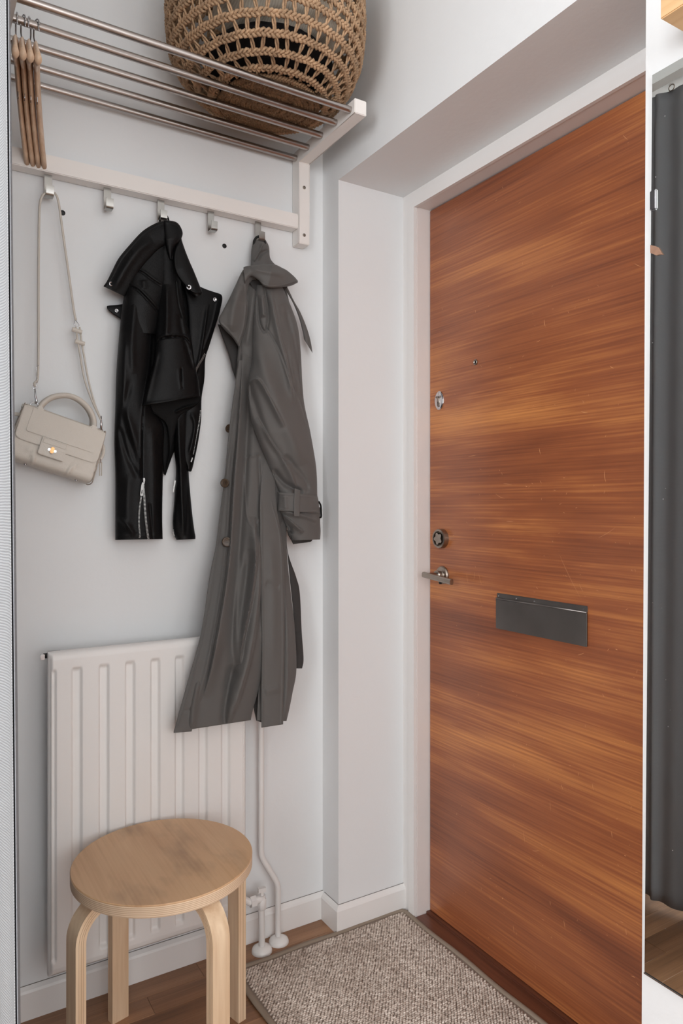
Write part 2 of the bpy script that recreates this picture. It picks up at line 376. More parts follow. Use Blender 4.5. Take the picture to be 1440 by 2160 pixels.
def window(name, axis, pos, a0, a1, z0, z1, label):
    w_ = thing(name, label, 'window', (pos, (a0+a1)/2, z0) if axis == 'x' else ((a0+a1)/2, pos, z0), kind='structure')
    bm = bmesh.new(); g = bmesh.new(); m = (a0+a1)/2
    def b(t, p0, p1, q0, q1, d0=0.03, d1=0.09):
        if axis == 'x': box(t, (pos-d0, p0, q0), (pos-d1, p1, q1))
        else: box(t, (p0, pos-d0, q0), (p1, pos-d1, q1))
    for p in ((a0, a0+.06, z0, z1), (a1-.06, a1, z0, z1), (m-.03, m+.03, z0+.06, z1-.06), (a0+.06, a1-.06, z0, z0+.06), (a0+.06, a1-.06, z1-.06, z1)): b(bm, *p)
    obj('window_frame', bm, 'trim', w_)
    for p0, p1 in ((a0+.06, m-.03), (m+.03, a1-.06)):
        g = bmesh.new(); b(g, p0, p1, z0+.06, z1-.06, .058, .062); obj('pane', g, 'glass', w_)
window('window_1', 'x', XL, -1.2, 0.3, 0.7, 2.3, 'white framed window in the left wall letting daylight in')
window('fill_window', 'y', YF, -1.2, 0.7, 0.75, 2.35, 'white framed window added behind the camera for the fill light')  # unseen window, added to carry the fill light

# floor: oak strips as pieces over a dark sub-floor
floor = thing('floor', 'brown oiled oak strip floor', 'floor', (0, 0, 0), kind='structure')
bm = bmesh.new(); box(bm, (XL-0.15, YF-0.15, -0.08), (1.5, YW+0.02, -0.012)); obj('subfloor', bm, 'gap', floor)
mesh_cache = {}
def plank(x0, x1, y0, y1, mat):
    key = (round(x1-x0, 4), round(y1-y0, 4), mat)
    cx, cy = (x0+x1)/2, (y0+y1)/2
    if key not in mesh_cache:
        t = bmesh.new(); box(t, (-(x1-x0)/2+.0003, -(y1-y0)/2+.0004, -0.0125), ((x1-x0)/2-.0003, (y1-y0)/2-.0004, 0), 0.0004, 1)
        me = bpy.data.meshes.new('plank'); t.to_mesh(me); t.free(); me.materials.append(M[mat]); mesh_cache[key] = me
    o = bpy.data.objects.new('plank', mesh_cache[key]); COL.objects.link(o); o.parent = floor; o.location = (cx, cy, 0)
PW_, PL_ = 0.068, 0.42
j = 0; y = YW-0.006
while y > 0.1:
    off = (0.145*j) % PL_; x = -0.62-off
    k = 0
    while x < XC-0.01:
        x1 = min(x+PL_, XC)
        if x1-x > 0.03: plank(x, x1, y-PW_, y, ('floor', 'floor2', 'floor3')[(j*5+k*3+(j*k) % 2) % 3])
        x = x1 if x1 < XC else 99; k += 1
    y -= PW_; j += 1
bm = bmesh.new(); box(bm, (XL, YF, -0.012), (1.2, y, 0)); box(bm, (XL, y, -0.012), (-0.62-0.42, YW, 0))
obj('rear_parquet', bm, 'floor', floor, label='oak floor beyond the hall', kind='stuff')

# baseboards with a sloping top edge
def baseboard(name, pts, label, h=0.074, th=0.012):
    """pts: plan polyline on the wall face, room on the right-hand side of travel"""
    bm = bmesh.new(); P = [Vector(p).to_3d() for p in pts]; n = len(P); out = []
    for i, p in enumerate(P):
        d0 = (P[i]-P[i-1]).normalized() if i else (P[1]-P[0]).normalized()
        d1 = (P[i+1]-P[i]).normalized() if i < n-1 else d0
        n0 = Vector((d0.y, -d0.x, 0)); n1 = Vector((d1.y, -d1.x, 0)); m = (n0+n1)
        out.append(m/m.length*(1/max(0.3, m.normalized().dot(n0))))
    prof = [(0, 0), (th, 0), (th, h-0.012), (th-0.003, h-0.007), (0.002, h), (0, h)]
    rings = [[bm.verts.new(p+o_*a+Vector((0, 0, z+0.0005))) for a, z in prof] for p, o_ in zip(P, out)]
    for a, b in zip(rings, rings[1:]):
        for k in range(len(prof)): bm.faces.new((a[k], a[(k+1) % 6], b[(k+1) % 6], b[k]))
    bm.faces.new(rings[0]); bm.faces.new(rings[-1][::-1])
    o = struct(name, bm, 'trim', label, 'baseboard')
    bm = bmesh.new(); tube(bm, [p+o_*0.0006+Vector((0, 0, h+0.0008)) for p, o_ in zip(P, out)], 0.0011, 5); obj('paint_crack', bm, 'crack', o, label='grimy crack above the board')
    return o
baseboard('baseboard_back', [(XL, YW), (XW, YW)], 'white baseboard along the back wall below the radiator')
baseboard('baseboard_right', [(XW, YW-0.0125), (XW, YR), (XC, YR)], 'white baseboard turning the corner into the door niche')

# door casing, jambs and threshold
bm = bmesh.new(); zi = PX(875, 438, XC).z
box(bm, (XC, YJ+0.025, 0), (XC+0.05, YR+0.004, ZS+0.004)); box(bm, (XC-0.006, YJ, 0), (XC+0.004, YJ+0.0251, zi))
box(bm, (XC, 0.60, zi+0.024), (XC+0.05, YJ+0.025, ZS+0.004)); box(bm, (XC-0.006, 0.60, zi), (XC+0.004, YJ+0.0251, zi+0.024))
struct('trim_1', bm, 'trim', 'white stepped casing round the front door', 'trim')
zd = PX(907, 443, XD).z
bm = bmesh.new(); box(bm, (XC+0.005, YJ, 0), (1.42, YJ+0.025, zd+0.02), 0.001, 1); box(bm, (XC+0.005, 0.6, zd+0.0), (1.42, YJ+0.0005, zd+0.023), 0.001, 1)
box(bm, (XC, 0.6, 0), (1.42, 0.68, zd+0.03))
struct('trim_2', bm, 'jamb', 'pinkish white inner jamb and head of the front door', 'trim')
bm = bmesh.new(); box(bm, (XC-0.004, 0.68, -0.012), (1.42, YJ, 0.004), 0.002, 2); box(bm, (XD-0.012, 0.68, 0.003), (1.42, YJ, 0.010), 0.0015, 2)
struct('trim_3', bm, 'thresh', 'dark reddish wooden threshold under the front door', 'threshold')

# ---------------------------------------------------------------- front door
door = thing('door_1', 'scratched reddish brown mahogany front door with letter flap', 'door', (XD, 1.2, 0), kind='structure')
bm = bmesh.new(); box(bm, (XD, 0.683, 0.011), (XD+0.045, YJ-0.003, zd-0.003), 0.0015, 1)
obj('door_leaf', bm, 'door', door)
X1, Y1, Z1 = Vector((1, 0, 0)), Vector((0, 1, 0)), Vector((0, 0, 1))
DA = (Y1, Z1, -X1)          # lathe frame whose axis points out of the door
def dpt(px, py, out=0): p = PX(px, py, XD-out); return p
c = dpt(1003, 764)
bm = bmesh.new(); lathe(bm, [(0.0075, 0), (0.0078, 0.002), (0.0062, 0.003), (0.0048, 0.003), (0.0045, 0.0005)], c, DA, 28)
ph = obj('peephole', bm, 'nickel', door, smooth=True)
bm = bmesh.new(); lathe(bm, [(0.0044, 0.0006), (0.003, 0.0016), (0, 0.002)], c, DA, 20); obj('lens', bm, 'black', ph)
# oval keyhole plate
c = dpt(927, 845)
bm = bmesh.new(); lathe(bm, [(0.0215, 0), (0.0215, 0.0025), (0.0195, 0.0042), (0.0175, 0.0046), (0, 0.0048)], (0, 0, 0), DA, 40)
for v in bm.verts: v.co = Vector((v.co.x, v.co.y*0.88, v.co.z*1.24))+c
kp = autosmooth(obj('keyhole_plate', bm, 'chrome', door))
for s in (-1, 1):
    bm = bmesh.new(); lathe(bm, [(0.0035, 0.0045), (0.003, 0.006), (0, 0.0062)], c+Vector((0, -s*0.0085, 0.010)), DA, 14); obj('screw', bm, 'nickel', kp)
bm = bmesh.new(); pts = [(0, .012), (.004, .006), (.0045, -.006), (.001, -.019), (-.003, -.014), (-.0035, .004)]
prism(bm, [c+Vector((-0.0046, -a, b)) for a, b in pts], (-0.003, 0, 0)); obj('swivel_cover', bm, 'nickel', kp)
bm = bmesh.new(); tube(bm, [c+Vector((-.0078, -.0005, -.004)), c+Vector((-.0078, -.0018, -.018))], 0.0007, 6); obj('key_slot', bm, 'black', kp)
# round thumb turn
c = dpt(933, 1136)
bm = bmesh.new(); lathe(bm, [(0.0275, 0), (0.0275, 0.012), (0.0265, 0.0155), (0.0235, 0.0165), (0.021, 0.0155), (0.0205, 0.006), (0.0, 0.005)], c, DA, 48)
tt = autosmooth(obj('lock_ring', bm, 'nickel', door), 35)
bm = bmesh.new(); n = 60; pr = []
for k in range(n):
    a = 2*PI*k/n; r = 0.0150+0.0028*math.cos(5*a+0.4); pr.append((r*math.cos(a), r*math.sin(a)))
prism(bm, [c+Vector((-0.006, p, q)) for p, q in pr], (-0.0115, 0, 0)); autosmooth(obj('thumb_turn', bm, 'nickel', tt), 30)
# lever handle
c = dpt(934, 1213)
bm = bmesh.new(); lathe(bm, [(0.0255, 0), (0.0255, 0.004), (0.023, 0.0075), (0.014, 0.009), (0.0125, 0.011), (0.0125, 0.018), (0.0145, 0.020), (0.0145, 0.023), (0.0115, 0.026), (0, 0.026)], c, DA, 40)
rs = autosmooth(obj('handle_rosette', bm, 'nickel', door), 35)
bm = bmesh.new()
tube(bm, [c+Vector((-0.018, 0, 0)), c+Vector((-0.050, 0, 0))], 0.0085, 16)
tube(bm, [c+Vector((-0.050, 0.025-0.122*k/8, 0.002-0.010*k/8)) for k in range(9)], [0.0075]*9, 12, flat=0.8, fixed_up=(0, 0, 1), sq=True)
bmesh.ops.bevel(bm, geom=[e for e in bm.edges if len(e.link_faces) == 2 and e.calc_face_angle() > 1.2], offset=0.0012, segments=2, affect='EDGES')
LEVER = autosmooth(obj('lever', bm, 'nickel', rs), 35)
bm = bmesh.new(); lathe(bm, [(0.004, 0.004), (0.004, 0.012), (0, 0.013)], c+Vector((0, 0, -0.021)), DA, 12); obj('set_screw', bm, 'black', rs)
# letter flap
a, b, d, e = dpt(1049, 1250), dpt(1240, 1279), dpt(1240, 1362), dpt(1050, 1327)
z_hi, z_lo = (a.z+b.z)/2, (d.z+e.z)/2; y0, y1 = a.y, b.y; zh = dpt(1050, 1262).z
bm = bmesh.new(); box(bm, (XD-0.003, y0, zh), (XD, y1, z_hi), 0.0012, 2)
lp = autosmooth(obj('letter_plate', bm, 'letter', door, label='narrow screwed steel strip above the letter flap'))
bm = bmesh.new(); box(bm, (XD-0.006, y0+0.001, z_lo), (XD-0.0028, y1-0.001, zh-0.0008), 0.0012, 2); obj('letter_flap', bm, 'letter', door, smooth=False)
bm = bmesh.new(); tube(bm, [(XD-0.0045, y0, zh), (XD-0.0045, y1, zh)], 0.0022, 10); obj('hinge_pin', bm, 'letter', door, smooth=True)
for yy in (y0-0.008, y0-0.07, y0-0.13, y1+0.010):
    bm = bmesh.new(); lathe(bm, [(0.0022, 0), (0.0018, 0.001), (0, 0.0013)], (XD-0.003, yy, (zh+z_hi)/2), DA, 12); obj('screw', bm, 'chrome', lp)
# pale scratches in the veneer: thin slivers standing a hair proud
bm = bmesh.new(); r_ = random.Random(11)
def scratch(px, py, L, ang, wd, bend=0.0):
    p = dpt(px, py); n = 6; up, lo = [], []; wd *= 0.65; bend *= 0.45
    for k in range(n+1):
        t = k/n-0.5; yy = t*L*math.cos(ang)-bend*L*(t*t)*math.sin(ang); zz = t*L*math.sin(ang)+bend*L*(t*t)*math.cos(ang)
        ww = wd*(1-(2*t)**2)*0.5+0.00008
        up.append(bm.verts.new((XD-0.00025, p.y+yy-ww*math.sin(ang), p.z+zz+ww*math.cos(ang)))); lo.append(bm.verts.new((XD-0.00025, p.y+yy+ww*math.sin(ang), p.z+zz-ww*math.cos(ang))))
    for k in range(n): bm.faces.new((up[k], up[k+1], lo[k+1], lo[k]))
for s in ((1318, 290, .02, .9, .0011, .2), (1148, 682, .018, 1.4, .0022, .6), (1290, 775, .012, .6, .0018, .3), (1135, 720, .012, -.2, .0014, 0), (1232, 870, .020, .25, .0018, .4), (1138, 952, .016, 1.3, .0016, .4),
          (1275, 1005, .026, 1.45, .0018, .5), (1110, 1026, .006, .4, .003, 0), (1054, 1048, .035, .35, .0009, .6), (995, 962, .03, -.1, .0010, 0), (1075, 1100, .024, 0, .0009, 0), (1070, 1021, .03, .1, .0008, 0),
          (985, 1220, .03, 1.35, .0009, .5), (1000, 1215, .022, 1.7, .0008, -.3), (1012, 1222, .03, 1.2, .0008, .3), (1280, 1125, .05, -.5, .0006, .3), (1225, 1380, .02, -.4, .0014, .3), (1300, 1370, .006, .2, .002, 0),
          (1185, 1660, .012, 1.2, .0016, 0), (1160, 1700, .022, 1.5, .0008, .3), (1105, 1765, .03, 1.45, .0012, .4), (1130, 1795, .024, -.4, .0010, .3), (1060, 1895, .006, -.9, .005, 0), (1160, 1905, .010, 1.4, .0016, 0), (1083, 1960, .02, 1.4, .0012, 0),
          (1190, 1950, .018, 1.3, .0016, .3), (1290, 1760, .014, 1.4, .0014, 0), (1320, 1965, .014, 1.5, .0016, .3), (1335, 2060, .01, -.2, .0016, 0), (1318, 1805, .004, .2, .003, 0), (1250, 1660, .015, 1.4, .0012, 0), (1345, 560, .02, .6, .0008, .3), (1225, 1240, .02, 1.0, .0008, .2), (1200, 1215, .11, 1.0, .0006, .15)):
    scratch(*s)
for k in range(190):
    scratch(r_.uniform(925, 1345), r_.uniform(300, 2050) if k % 3 else r_.uniform(1000, 2080), r_.uniform(.0015, .009), r_.uniform(-1.6, 1.6), r_.uniform(.0005, .0013), r_.uniform(-.3, .3))
bm2 = bm; bm = bmesh.new(); merge(bm, bm2)
obj('scratches', bm, 'scratch', door, recalc=False, kind='stuff', label='pale scratches and dents in the veneer')

# ================================================================ COAT RACK
rack = thing('coat_rack', 'white wall rack with five steel rods, hook rail and shelf brackets', 'coat rack', (0.55, YW, 1.91))
XB0, XB1 = 0.926, 0.960
zb, zm0, zm1 = 1.909, 2.134, 2.170
def bracket(x0, x1, name='bracket'):
    bm = bmesh.new(); prof = [(1.7885, zb), (1.750, zb), (1.750, zm0), (1.461, zm0), (1.461, zm1), (1.7885, zm1)]
    prism(bm, [Vector((x0, y, z)) for y, z in prof], (x1-x0, 0, 0))
    bmesh.ops.bevel(bm, geom=bm.edges[:], offset=0.0015, segments=2, affect='EDGES')
    return autosmooth(obj(name, bm, 'rack', rack), 14)
br = bracket(XB0, XB1); bl = bracket(0.144, 0.178)
for b_, xc in ((br, 0.943), (bl, 0.161)):
    for z in (1.934, 2.066):
        bm = bmesh.new(); lathe(bm, [(0.0048, 0), (0.0044, 0.0012), (0.002, 0.0016), (0.0018, 0.0004), (0, 0.0003)], (xc, 1.750, z), (X1, Z1, -Y1), 16); obj('screw', bm, 'nickel', b_)
RODY = [1.481, 1.549, 1.622, 1.695, 1.765]; RZ = 2.149; RR = 0.0082
for y in RODY:
    bm = bmesh.new(); tube(bm, [(0.1785, y, RZ), (0.9255, y, RZ)], RR, 24); o = obj('rod', bm, 'steel', rack); autosmooth(o, 40)
bm = bmesh.new(); box(bm, (0.178, 1.753, 1.950), (0.926, 1.7885, 1.990), 0.0018, 2); autosmooth(obj('hook_rail', bm, 'rack', rack), 14)
def hook(px):
    p = PY(px, 420, 1.755); x = p.x; w_ = 0.0085
    prof = [(1.757, 1.953), (1.754, 1.953), (1.754, 1.908), (1.7515, 1.9055), (1.733, 1.9055), (1.7295, 1.908), (1.7295, 1.9275), (1.7325, 1.9275), (1.7325, 1.9095), (1.7515, 1.9085)]
    pts = [(1.7665, 1.952), (1.7665, 1.9065), (1.7305, 1.9065), (1.7305, 1.928)]
    sp = [(1.770, 1.952), (1.770, 1.92), (1.7698, 1.8985), (1.7680, 1.8955), (1.7650, 1.8945), (1.7500, 1.8945), (1.7465, 1.8955), (1.7450, 1.899), (1.7450, 1.9165)]
    th = 0.0024; bm = bmesh.new(); tube(bm, [(x, a, b) for a, b in sp], w_, 4, flat=th/2/w_, sq=True, fixed_up=(1, 0, 0))
    o = obj('hook', bm, 'hooksteel', rack); autosmooth(o, 50); return x
HX = [hook(p) for p in (104, 229.5, 343, 449, 549)]
HY, HZ_ = 1.748, 1.909   # where things rest in the hooks

# two drilled holes left open in the wall
for (px, py), l in (((132, 449), 'small dark drill hole in the wall beside the bag strap'), ((473, 519), 'small dark drill hole in the wall between jacket and coat')):
    p = PW(px, py, 0.0); bm = bmesh.new()
    lathe(bm, [(0.0062, 0.0), (0.0060, 0.0012), (0.0044, 0.0016), (0.004, 0.0004), (0, 0.0003)], p, (X1, Z1, -Y1), 20)
    o = obj('drill_hole', bm, 'black', None, label=l, cat='hole', group='open drill holes in the back wall')

# ================================================================ HANGERS
def hanger(cx, yaw, label, lean=0.0, hook_turn=0.0):
    cy = RODY[1]; t = thing('clothes_hanger', label, 'hanger', (cx, cy, 2.09), 'wooden clothes hangers on the rack')
    n = 21; bm = bmesh.new(); path = []; rad = []; fl = []
    for k in range(n):
        s = -1+2*k/(n-1); a = abs(s)
        y = s*0.213; z = -0.012-0.118*a**1.25-0.006*math.exp(-(a/0.12)**2)*(-1)
        xx = 0.010*a*a
        path.append((xx, y, z)); rad.append(0.021*(1-a)**0.8+0.0088); fl.append(0.0058/rad[-1])
    tube(bm, path, rad, 14, flat=fl, fixed_up=(0, 0, 1))
    R = Matrix.Translation((cx, cy, 2.09)) @ Matrix.Rotation(yaw, 4, 'Z') @ Matrix.Rotation(lean, 4, 'Y')
    bm.transform(R); b_ = obj('hanger_body', bm, 'hanger', t, smooth=True)
    bm = bmesh.new(); hp = [(0, 0, -0.005), (0, 0, 0.014), (0, -0.004, 0.03), (0, -0.013, 0.045)]
    for k in range(11):
        a = math.radians(205-k*24.5); hp.append((0, 0.0+0.0128*math.cos(a)*1.02, 0.0578+0.0128*math.sin(a)))
    hp = [(0, 0, -0.01), (0, 0.001, 0.012), (0, 0.006, 0.026), (0, 0.0125, 0.042)] + [(0, 0.0125*math.cos(math.radians(a)), 0.0585+0.0125*math.sin(math.radians(a))) for a in range(-10, 216, 20)] + [(0, -0.0125, 0.043)]
    tube(bm, spline([tuple(p) for p in hp], 40).tolist(), 0.0016, 8)
    bm.transform(Matrix.Translation((cx, cy, 2.09)) @ Matrix.Rotation(hook_turn, 4, 'Z')); obj('hanger_hook', bm, 'chrome', t, smooth=True)
    # small clip pin under the bar
    bm = bmesh.new(); tube(bm, [(0, 0.05, -0.045), (0, 0.05, -0.068), (0, 0.046, -0.074)], 0.0014, 6); bm.transform(R); obj('clip_pin', bm, 'chrome', t)
    return t
hanger(0.187, math.radians(-10), 'pale wooden clothes hanger nearest the left bracket, partly behind the curtain')
hanger(0.199, math.radians(-10), 'pale wooden clothes hanger, second from the left bracket', 0, 0.2)
hanger(0.211, math.radians(-10), 'pale wooden clothes hanger with rounded near tip, third from the left bracket', 0, -0.3)
hanger(0.2235, math.radians(-10), 'pale wooden clothes hanger furthest right on the rack rod', 0.0, 0.25)

# ================================================================ BASKET
bc = np.array([0.737, 1.552])
basket = thing('seagrass_basket', 'round open-weave braided seagrass basket standing on the rack rods', 'basket', (bc[0], bc[1], RZ+RR))
B0 = RZ+RR+0.006
shift = AX*0.045
prof = spline([(0.0, 0.0, 1), (0.06, 0.0, 1), (0.12, 0.001, 1), (0.165, 0.012, .55), (0.200, 0.038, .2), (0.222, 0.080, 0), (0.231, 0.14, 0), (0.231, 0.20, 0), (0.222, 0.26, 0), (0.205, 0.31, 0)], 400)
ps = np.r_[0, np.cumsum(np.linalg.norm(np.diff(prof[:, :2], axis=0), axis=1))]
def bas(s, th, out=0.0):
    r = np.interp(s, ps, prof[:, 0])+out; z = np.interp(s, ps, prof[:, 1]); k = np.interp(s, ps, prof[:, 2])
    wob = 1+0.010*math.sin(3*th+1)+0.008*math.sin(5*th)
    return Vector((bc[0]+shift[0]*k+r*wob*math.cos(th), bc[1]+shift[1]*k+min(0.999, 1)*r*wob*math.sin(th), B0+z+0.004*math.sin(2*th+s*20)*(1-k)))
def bas_frame(s, th):
    p = bas(s, th); e = 0.003; ds = (bas(min(s+e, ps[-1]), th)-bas(max(s-e, 0), th)).normalized(); dt = (bas(s, th+e)-bas(s, th-e)).normalized()
    return p, ds, dt, ds.cross(dt).normalized()*-1
def braid_ring(s, period, a, b, r, mat, name='braid_row', strands=3, sides=5, samp=9):
    bm = bmesh.new(); circ = 2*PI*max(0.012, np.interp(s, ps, prof[:, 0])); per = max(4, round(circ/period)); n = int(per*samp)
    ph0 = random.uniform(0, 6)
    for k in range(strands):
        path = []
        for i in range(n):
            th = 2*PI*i/n; q = 2*PI*per*i/n+2*PI*k/strands+ph0
            p, ds, dt, nn = bas_frame(s, th)
            jit = 1+0.25*math.sin(q*0.37+k)
            path.append(p+ds*a*math.sin(q)*jit+nn*b*math.sin(2*q))
        rr = [r*(0.85+0.3*abs(math.sin(0.5*2*PI*per*i/n+k))) for i in range(n)]
        tube(bm, path, rr, sides, closed=True)
    return obj(name, bm, mat, basket, smooth=True)
s_ = 0.012
while s_ < 0.128:
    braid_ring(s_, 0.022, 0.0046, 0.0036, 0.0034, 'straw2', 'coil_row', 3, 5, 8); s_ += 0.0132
rows = []
s_ = 0.140
while s_ < ps[-1]-0.01:
    rows.append(s_); braid_ring(s_, 0.030, 0.0062, 0.0036, 0.0034, 'straw'); s_ += 0.030
for a0, a1 in zip([0.128]+rows, rows):
    bm = bmesh.new(); circ = 2*PI*np.interp((a0+a1)/2, ps, prof[:, 0]); m = int(circ/0.027); o_ = random.random()
    for i in range(m):
        th0 = 2*PI*(i+o_)/m+random.uniform(-.02, .02); lean = random.uniform(-.05, .05)
        for k in range(2):
            path = []
            for q in range(7):
                t = q/6; p, ds, dt, nn = bas_frame(a0+(a1-a0)*t, th0+lean*(t-.5)+(0.0 if k else 0.0))
                fl = (abs(t-.5)*2)**2
                path.append(p+dt*(0.0026*math.cos(t*PI*2+k*PI)+(1 if k else -1)*0.0065*fl)+nn*0.0022*math.sin(t*PI*2+k*PI))
            tube(bm, path, 0.0025, 5)
    obj('knot_row', bm, 'straw', basket, smooth=True, kind='stuff')
braid_ring(ps[-1]-0.004, 0.03, 0.006, 0.007, 0.005, 'straw', 'rim')
# contents of the basket
def blob(name, c, rad, mat, label, cat, seed, amp=0.12, freq=9.0, zflat=0.0):
    bm = bmesh.new(); bmesh.ops.create_icosphere(bm, subdivisions=5, radius=1); r_ = random.Random(seed)
    W = [(Vector((r_.uniform(-1, 1), r_.uniform(-1, 1), r_.uniform(-1, 1)))*freq, r_.uniform(0, 6)) for _ in range(7)]
    for v in bm.verts:
        d = sum(abs(math.sin(v.co.dot(k)+p)) for k, p in W)/7-0.6
        v.co = Vector((v.co.x*rad[0], v.co.y*rad[1], v.co.z*rad[2]))*(1+amp*d)+Vector(c)
    return obj(name, bm, mat, None, smooth=True, label=label, cat=cat)
blob('knitted_blanket', (bc[0]+0.035, bc[1]-0.015, B0+0.190), (0.160, 0.165, 0.088), 'cream', 'cream knitted blanket stuffed inside the seagrass basket', 'blanket', 3, 0.25, 7)
blob('black_cloth', (bc[0]-0.005, bc[1]-0.01, B0+0.058), (0.150, 0.155, 0.036), 'dark', 'black folded cloth at the bottom of the seagrass basket', 'cloth', 5, 0.1)

# ================================================================ RADIATOR AND PIPES
rad = thing('radiator', 'white painted panel radiator with vertical flutes under the coats', 'radiator', (0.507, 1.74, 0.14))
rx0, rx1, rz0, rz1, ry = 0.2695, 0.7445, 0.134, 0.8565, 1.690
bm = bmesh.new()
xs = sorted(set(np.round(np.r_[np.linspace(rx0, rx1, 240)], 5))); zs = sorted(set(np.round(np.r_[np.linspace(rz0, rz0+0.08, 22), np.linspace(rz0+0.08, rz1-0.08, 20), np.linspace(rz1-0.08, rz1, 22)], 5)))
def sm(t): t = min(1, max(0, t)); return t*t*(3-2*t)
def rad_y(x, z):
    d = 0.0
    for k in range(8):
        cx_ = 0.329+0.0597*k; u = abs(x-cx_)
        d = max(d, 1-sm((u-0.0070)/0.0055))
    d = max(d, 0.8*(1-sm((abs(x-0.2805)-0.0015)/0.004)))
    zf = sm((z-(rz0+0.030))/0.010)*sm(((rz1-0.037)-z)/0.010)
    e = min(x-rx0, rx1-x, z-rz0, rz1-z); edge = (1-sm(e/0.009))*0.010
    ridge = 0.0025*math.exp(-((z-(rz1-0.010))/0.003)**2)+0.0025*math.exp(-((z-(rz0+0.010))/0.003)**2)
    if e < 0.004: ridge = 0
    return ry+0.0085*d*zf*(1 if rx0+0.006 < x < rx1-0.006 else 0)+edge+ridge
g = [[bm.verts.new((x, rad_y(x, z), z)) for x in xs] for z in zs]
for i in range(len(zs)-1):
    for k in range(len(xs)-1): bm.faces.new((g[i][k], g[i][k+1], g[i+1][k+1], g[i+1][k]))
gb = [[bm.verts.new((x, ry+0.022, z)) for x in (rx0, rx1)] for z in (rz0, rz1)]
bm.faces.new((gb[0][0], gb[1][0], gb[1][1], gb[0][1]))
bm.faces.new([g[0][k] for k in range(len(xs))][::-1]+[gb[0][0], gb[0][1]]); bm.faces.new([g[-1][k] for k in range(len(xs))]+[gb[1][1], gb[1][0]])
bm.faces.new([g[i][0] for i in range(len(zs))]+[gb[1][0], gb[0][0]]); bm.faces.new([g[i][-1] for i in range(len(zs))][::-1]+[gb[0][1], gb[1][1]])
autosmooth(obj('front_panel', bm, 'rad', rad), 60)
bm = bmesh.new(); box(bm, (rx0+0.012, 1.742, rz0+0.01), (rx1-0.006, 1.758, rz1-0.01), 0.004, 2); autosmooth(obj('back_panel', bm, 'rad', rad))
bm = bmesh.new()
for k in range(26):
    x = rx0+0.02+k*0.0175; box(bm, (x, 1.7125, rz0+0.05), (x+0.0012, 1.7418, rz1-0.05))
obj('convector_fins', bm, 'rad', rad, kind='stuff')
for x in (0.36, 0.66):
    bm = bmesh.new(); box(bm, (x, 1.7585, rz0+0.06), (x+0.03, YW-0.001, rz1-0.06), 0.002, 1); obj('wall_bracket', bm, 'rad', rad)
bm = bmesh.new(); tube(bm, [(rx0+0.03, 1.726, rz1-0.012), (rx0+0.004, 1.726, rz1-0.012)], 0.010, 12); tube(bm, [(rx0+0.004, 1.726, rz1-0.012), (rx0-0.006, 1.726, rz1-0.012)], 0.006, 8); bv = obj('bleed_fitting', bm, 'black', rad)
bm = bmesh.new(); box(bm, (rx0-0.013, 1.717, rz1-0.019), (rx0-0.004, 1.727, rz1-0.007), 0.001); obj('bleed_valve', bm, 'chrome', rad)
# valve with its own short pipe and floor rosette
vx = 0.806; vy = 1.732
valve = thing('radiator_valve', 'white painted radiator valve on a short pipe beside the stool leg', 'valve', (vx, vy, 0))
bm = bmesh.new(); tube(bm, [(vx, vy, 0.012), (vx-0.002, vy, 0.118)], 0.0085, 16); autosmooth(obj('pipe', bm, 'rad', valve))
bm = bmesh.new(); tube(bm, [(vx, vy, 0.112), (vx, vy, 0.118), (vx, vy, 0.138), (vx, vy, 0.142)], [0.010, 0.0125, 0.0125, 0.009], 8)
tube(bm, [(vx, vy, 0.135), (vx, vy, 0.150)], 0.009, 14); tube(bm, [(vx+0.004, vy, 0.140), (vx-0.03, vy, 0.140)], 0.010, 14)
autosmooth(obj('valve_body', bm, 'rad', valve), 40)
bm = bmesh.new(); tube(bm, [(vx-0.018, vy, 0.140), (vx-0.034, vy, 0.140)], 0.0145, 6); tube(bm, [(vx-0.034, vy, 0.140), (rx1-0.004, vy, 0.140+0.022)], 0.009, 14); obj('union_nut', bm, 'rad', valve)
bm = bmesh.new(); tube(bm, [(vx, vy, 0.149), (vx, vy, 0.158)], 0.005, 12); tube(bm, [(vx-0.010, vy+0.002, 0.164), (vx+0.010, vy-0.002, 0.164)], 0.0055, 8, sq=True); obj('valve_key', bm, 'rad', valve)
bm = bmesh.new(); lathe(bm, [(0.0272, 0.0), (0.0272, 0.003), (0.025, 0.010), (0.014, 0.016), (0.0095, 0.0165)], (vx, vy, 0.0), 'z', 36); autosmooth(obj('floor_collar', bm, 'porcelain', valve), 50)
riser = thing('heating_pipe', 'long white heating riser pipe with an offset bend beside the radiator', 'pipe', (0.861, 1.748, 0))
p1 = PY(551, 1810, 1.762); p2 = PY(586, 1862, 1.750)
xt = p1.x; xb = p2.x
path = [(xb, 1.750, 0.012), (xb, 1.750, 0.10), (xb, 1.750, p2.z-0.022), (xb-0.003, 1.751, p2.z), ((xb+xt)/2, 1.756, (p1.z+p2.z)/2), (xt+0.003, 1.762, p1.z), (xt, 1.763, p1.z+0.022), (xt, 1.763, p1.z+0.06), (xt, 1.763, 0.5), (xt, 1.763, 0.80), (xt-0.003, 1.761, 0.828), (xt-0.016, 1.755, 0.840), (rx1-0.001, 1.750, 0.840)]
bm = bmesh.new(); tube(bm, spline(path, 120).tolist(), 0.0078, 16); obj('riser', bm, 'rad', riser, smooth=True)
bm = bmesh.new(); lathe(bm, [(0.0272, 0.0), (0.0272, 0.003), (0.025, 0.009), (0.014, 0.015), (0.0085, 0.0155)], (xb, 1.745, 0.0), 'z', 36); autosmooth(obj('floor_collar', bm, 'porcelain', riser), 50)

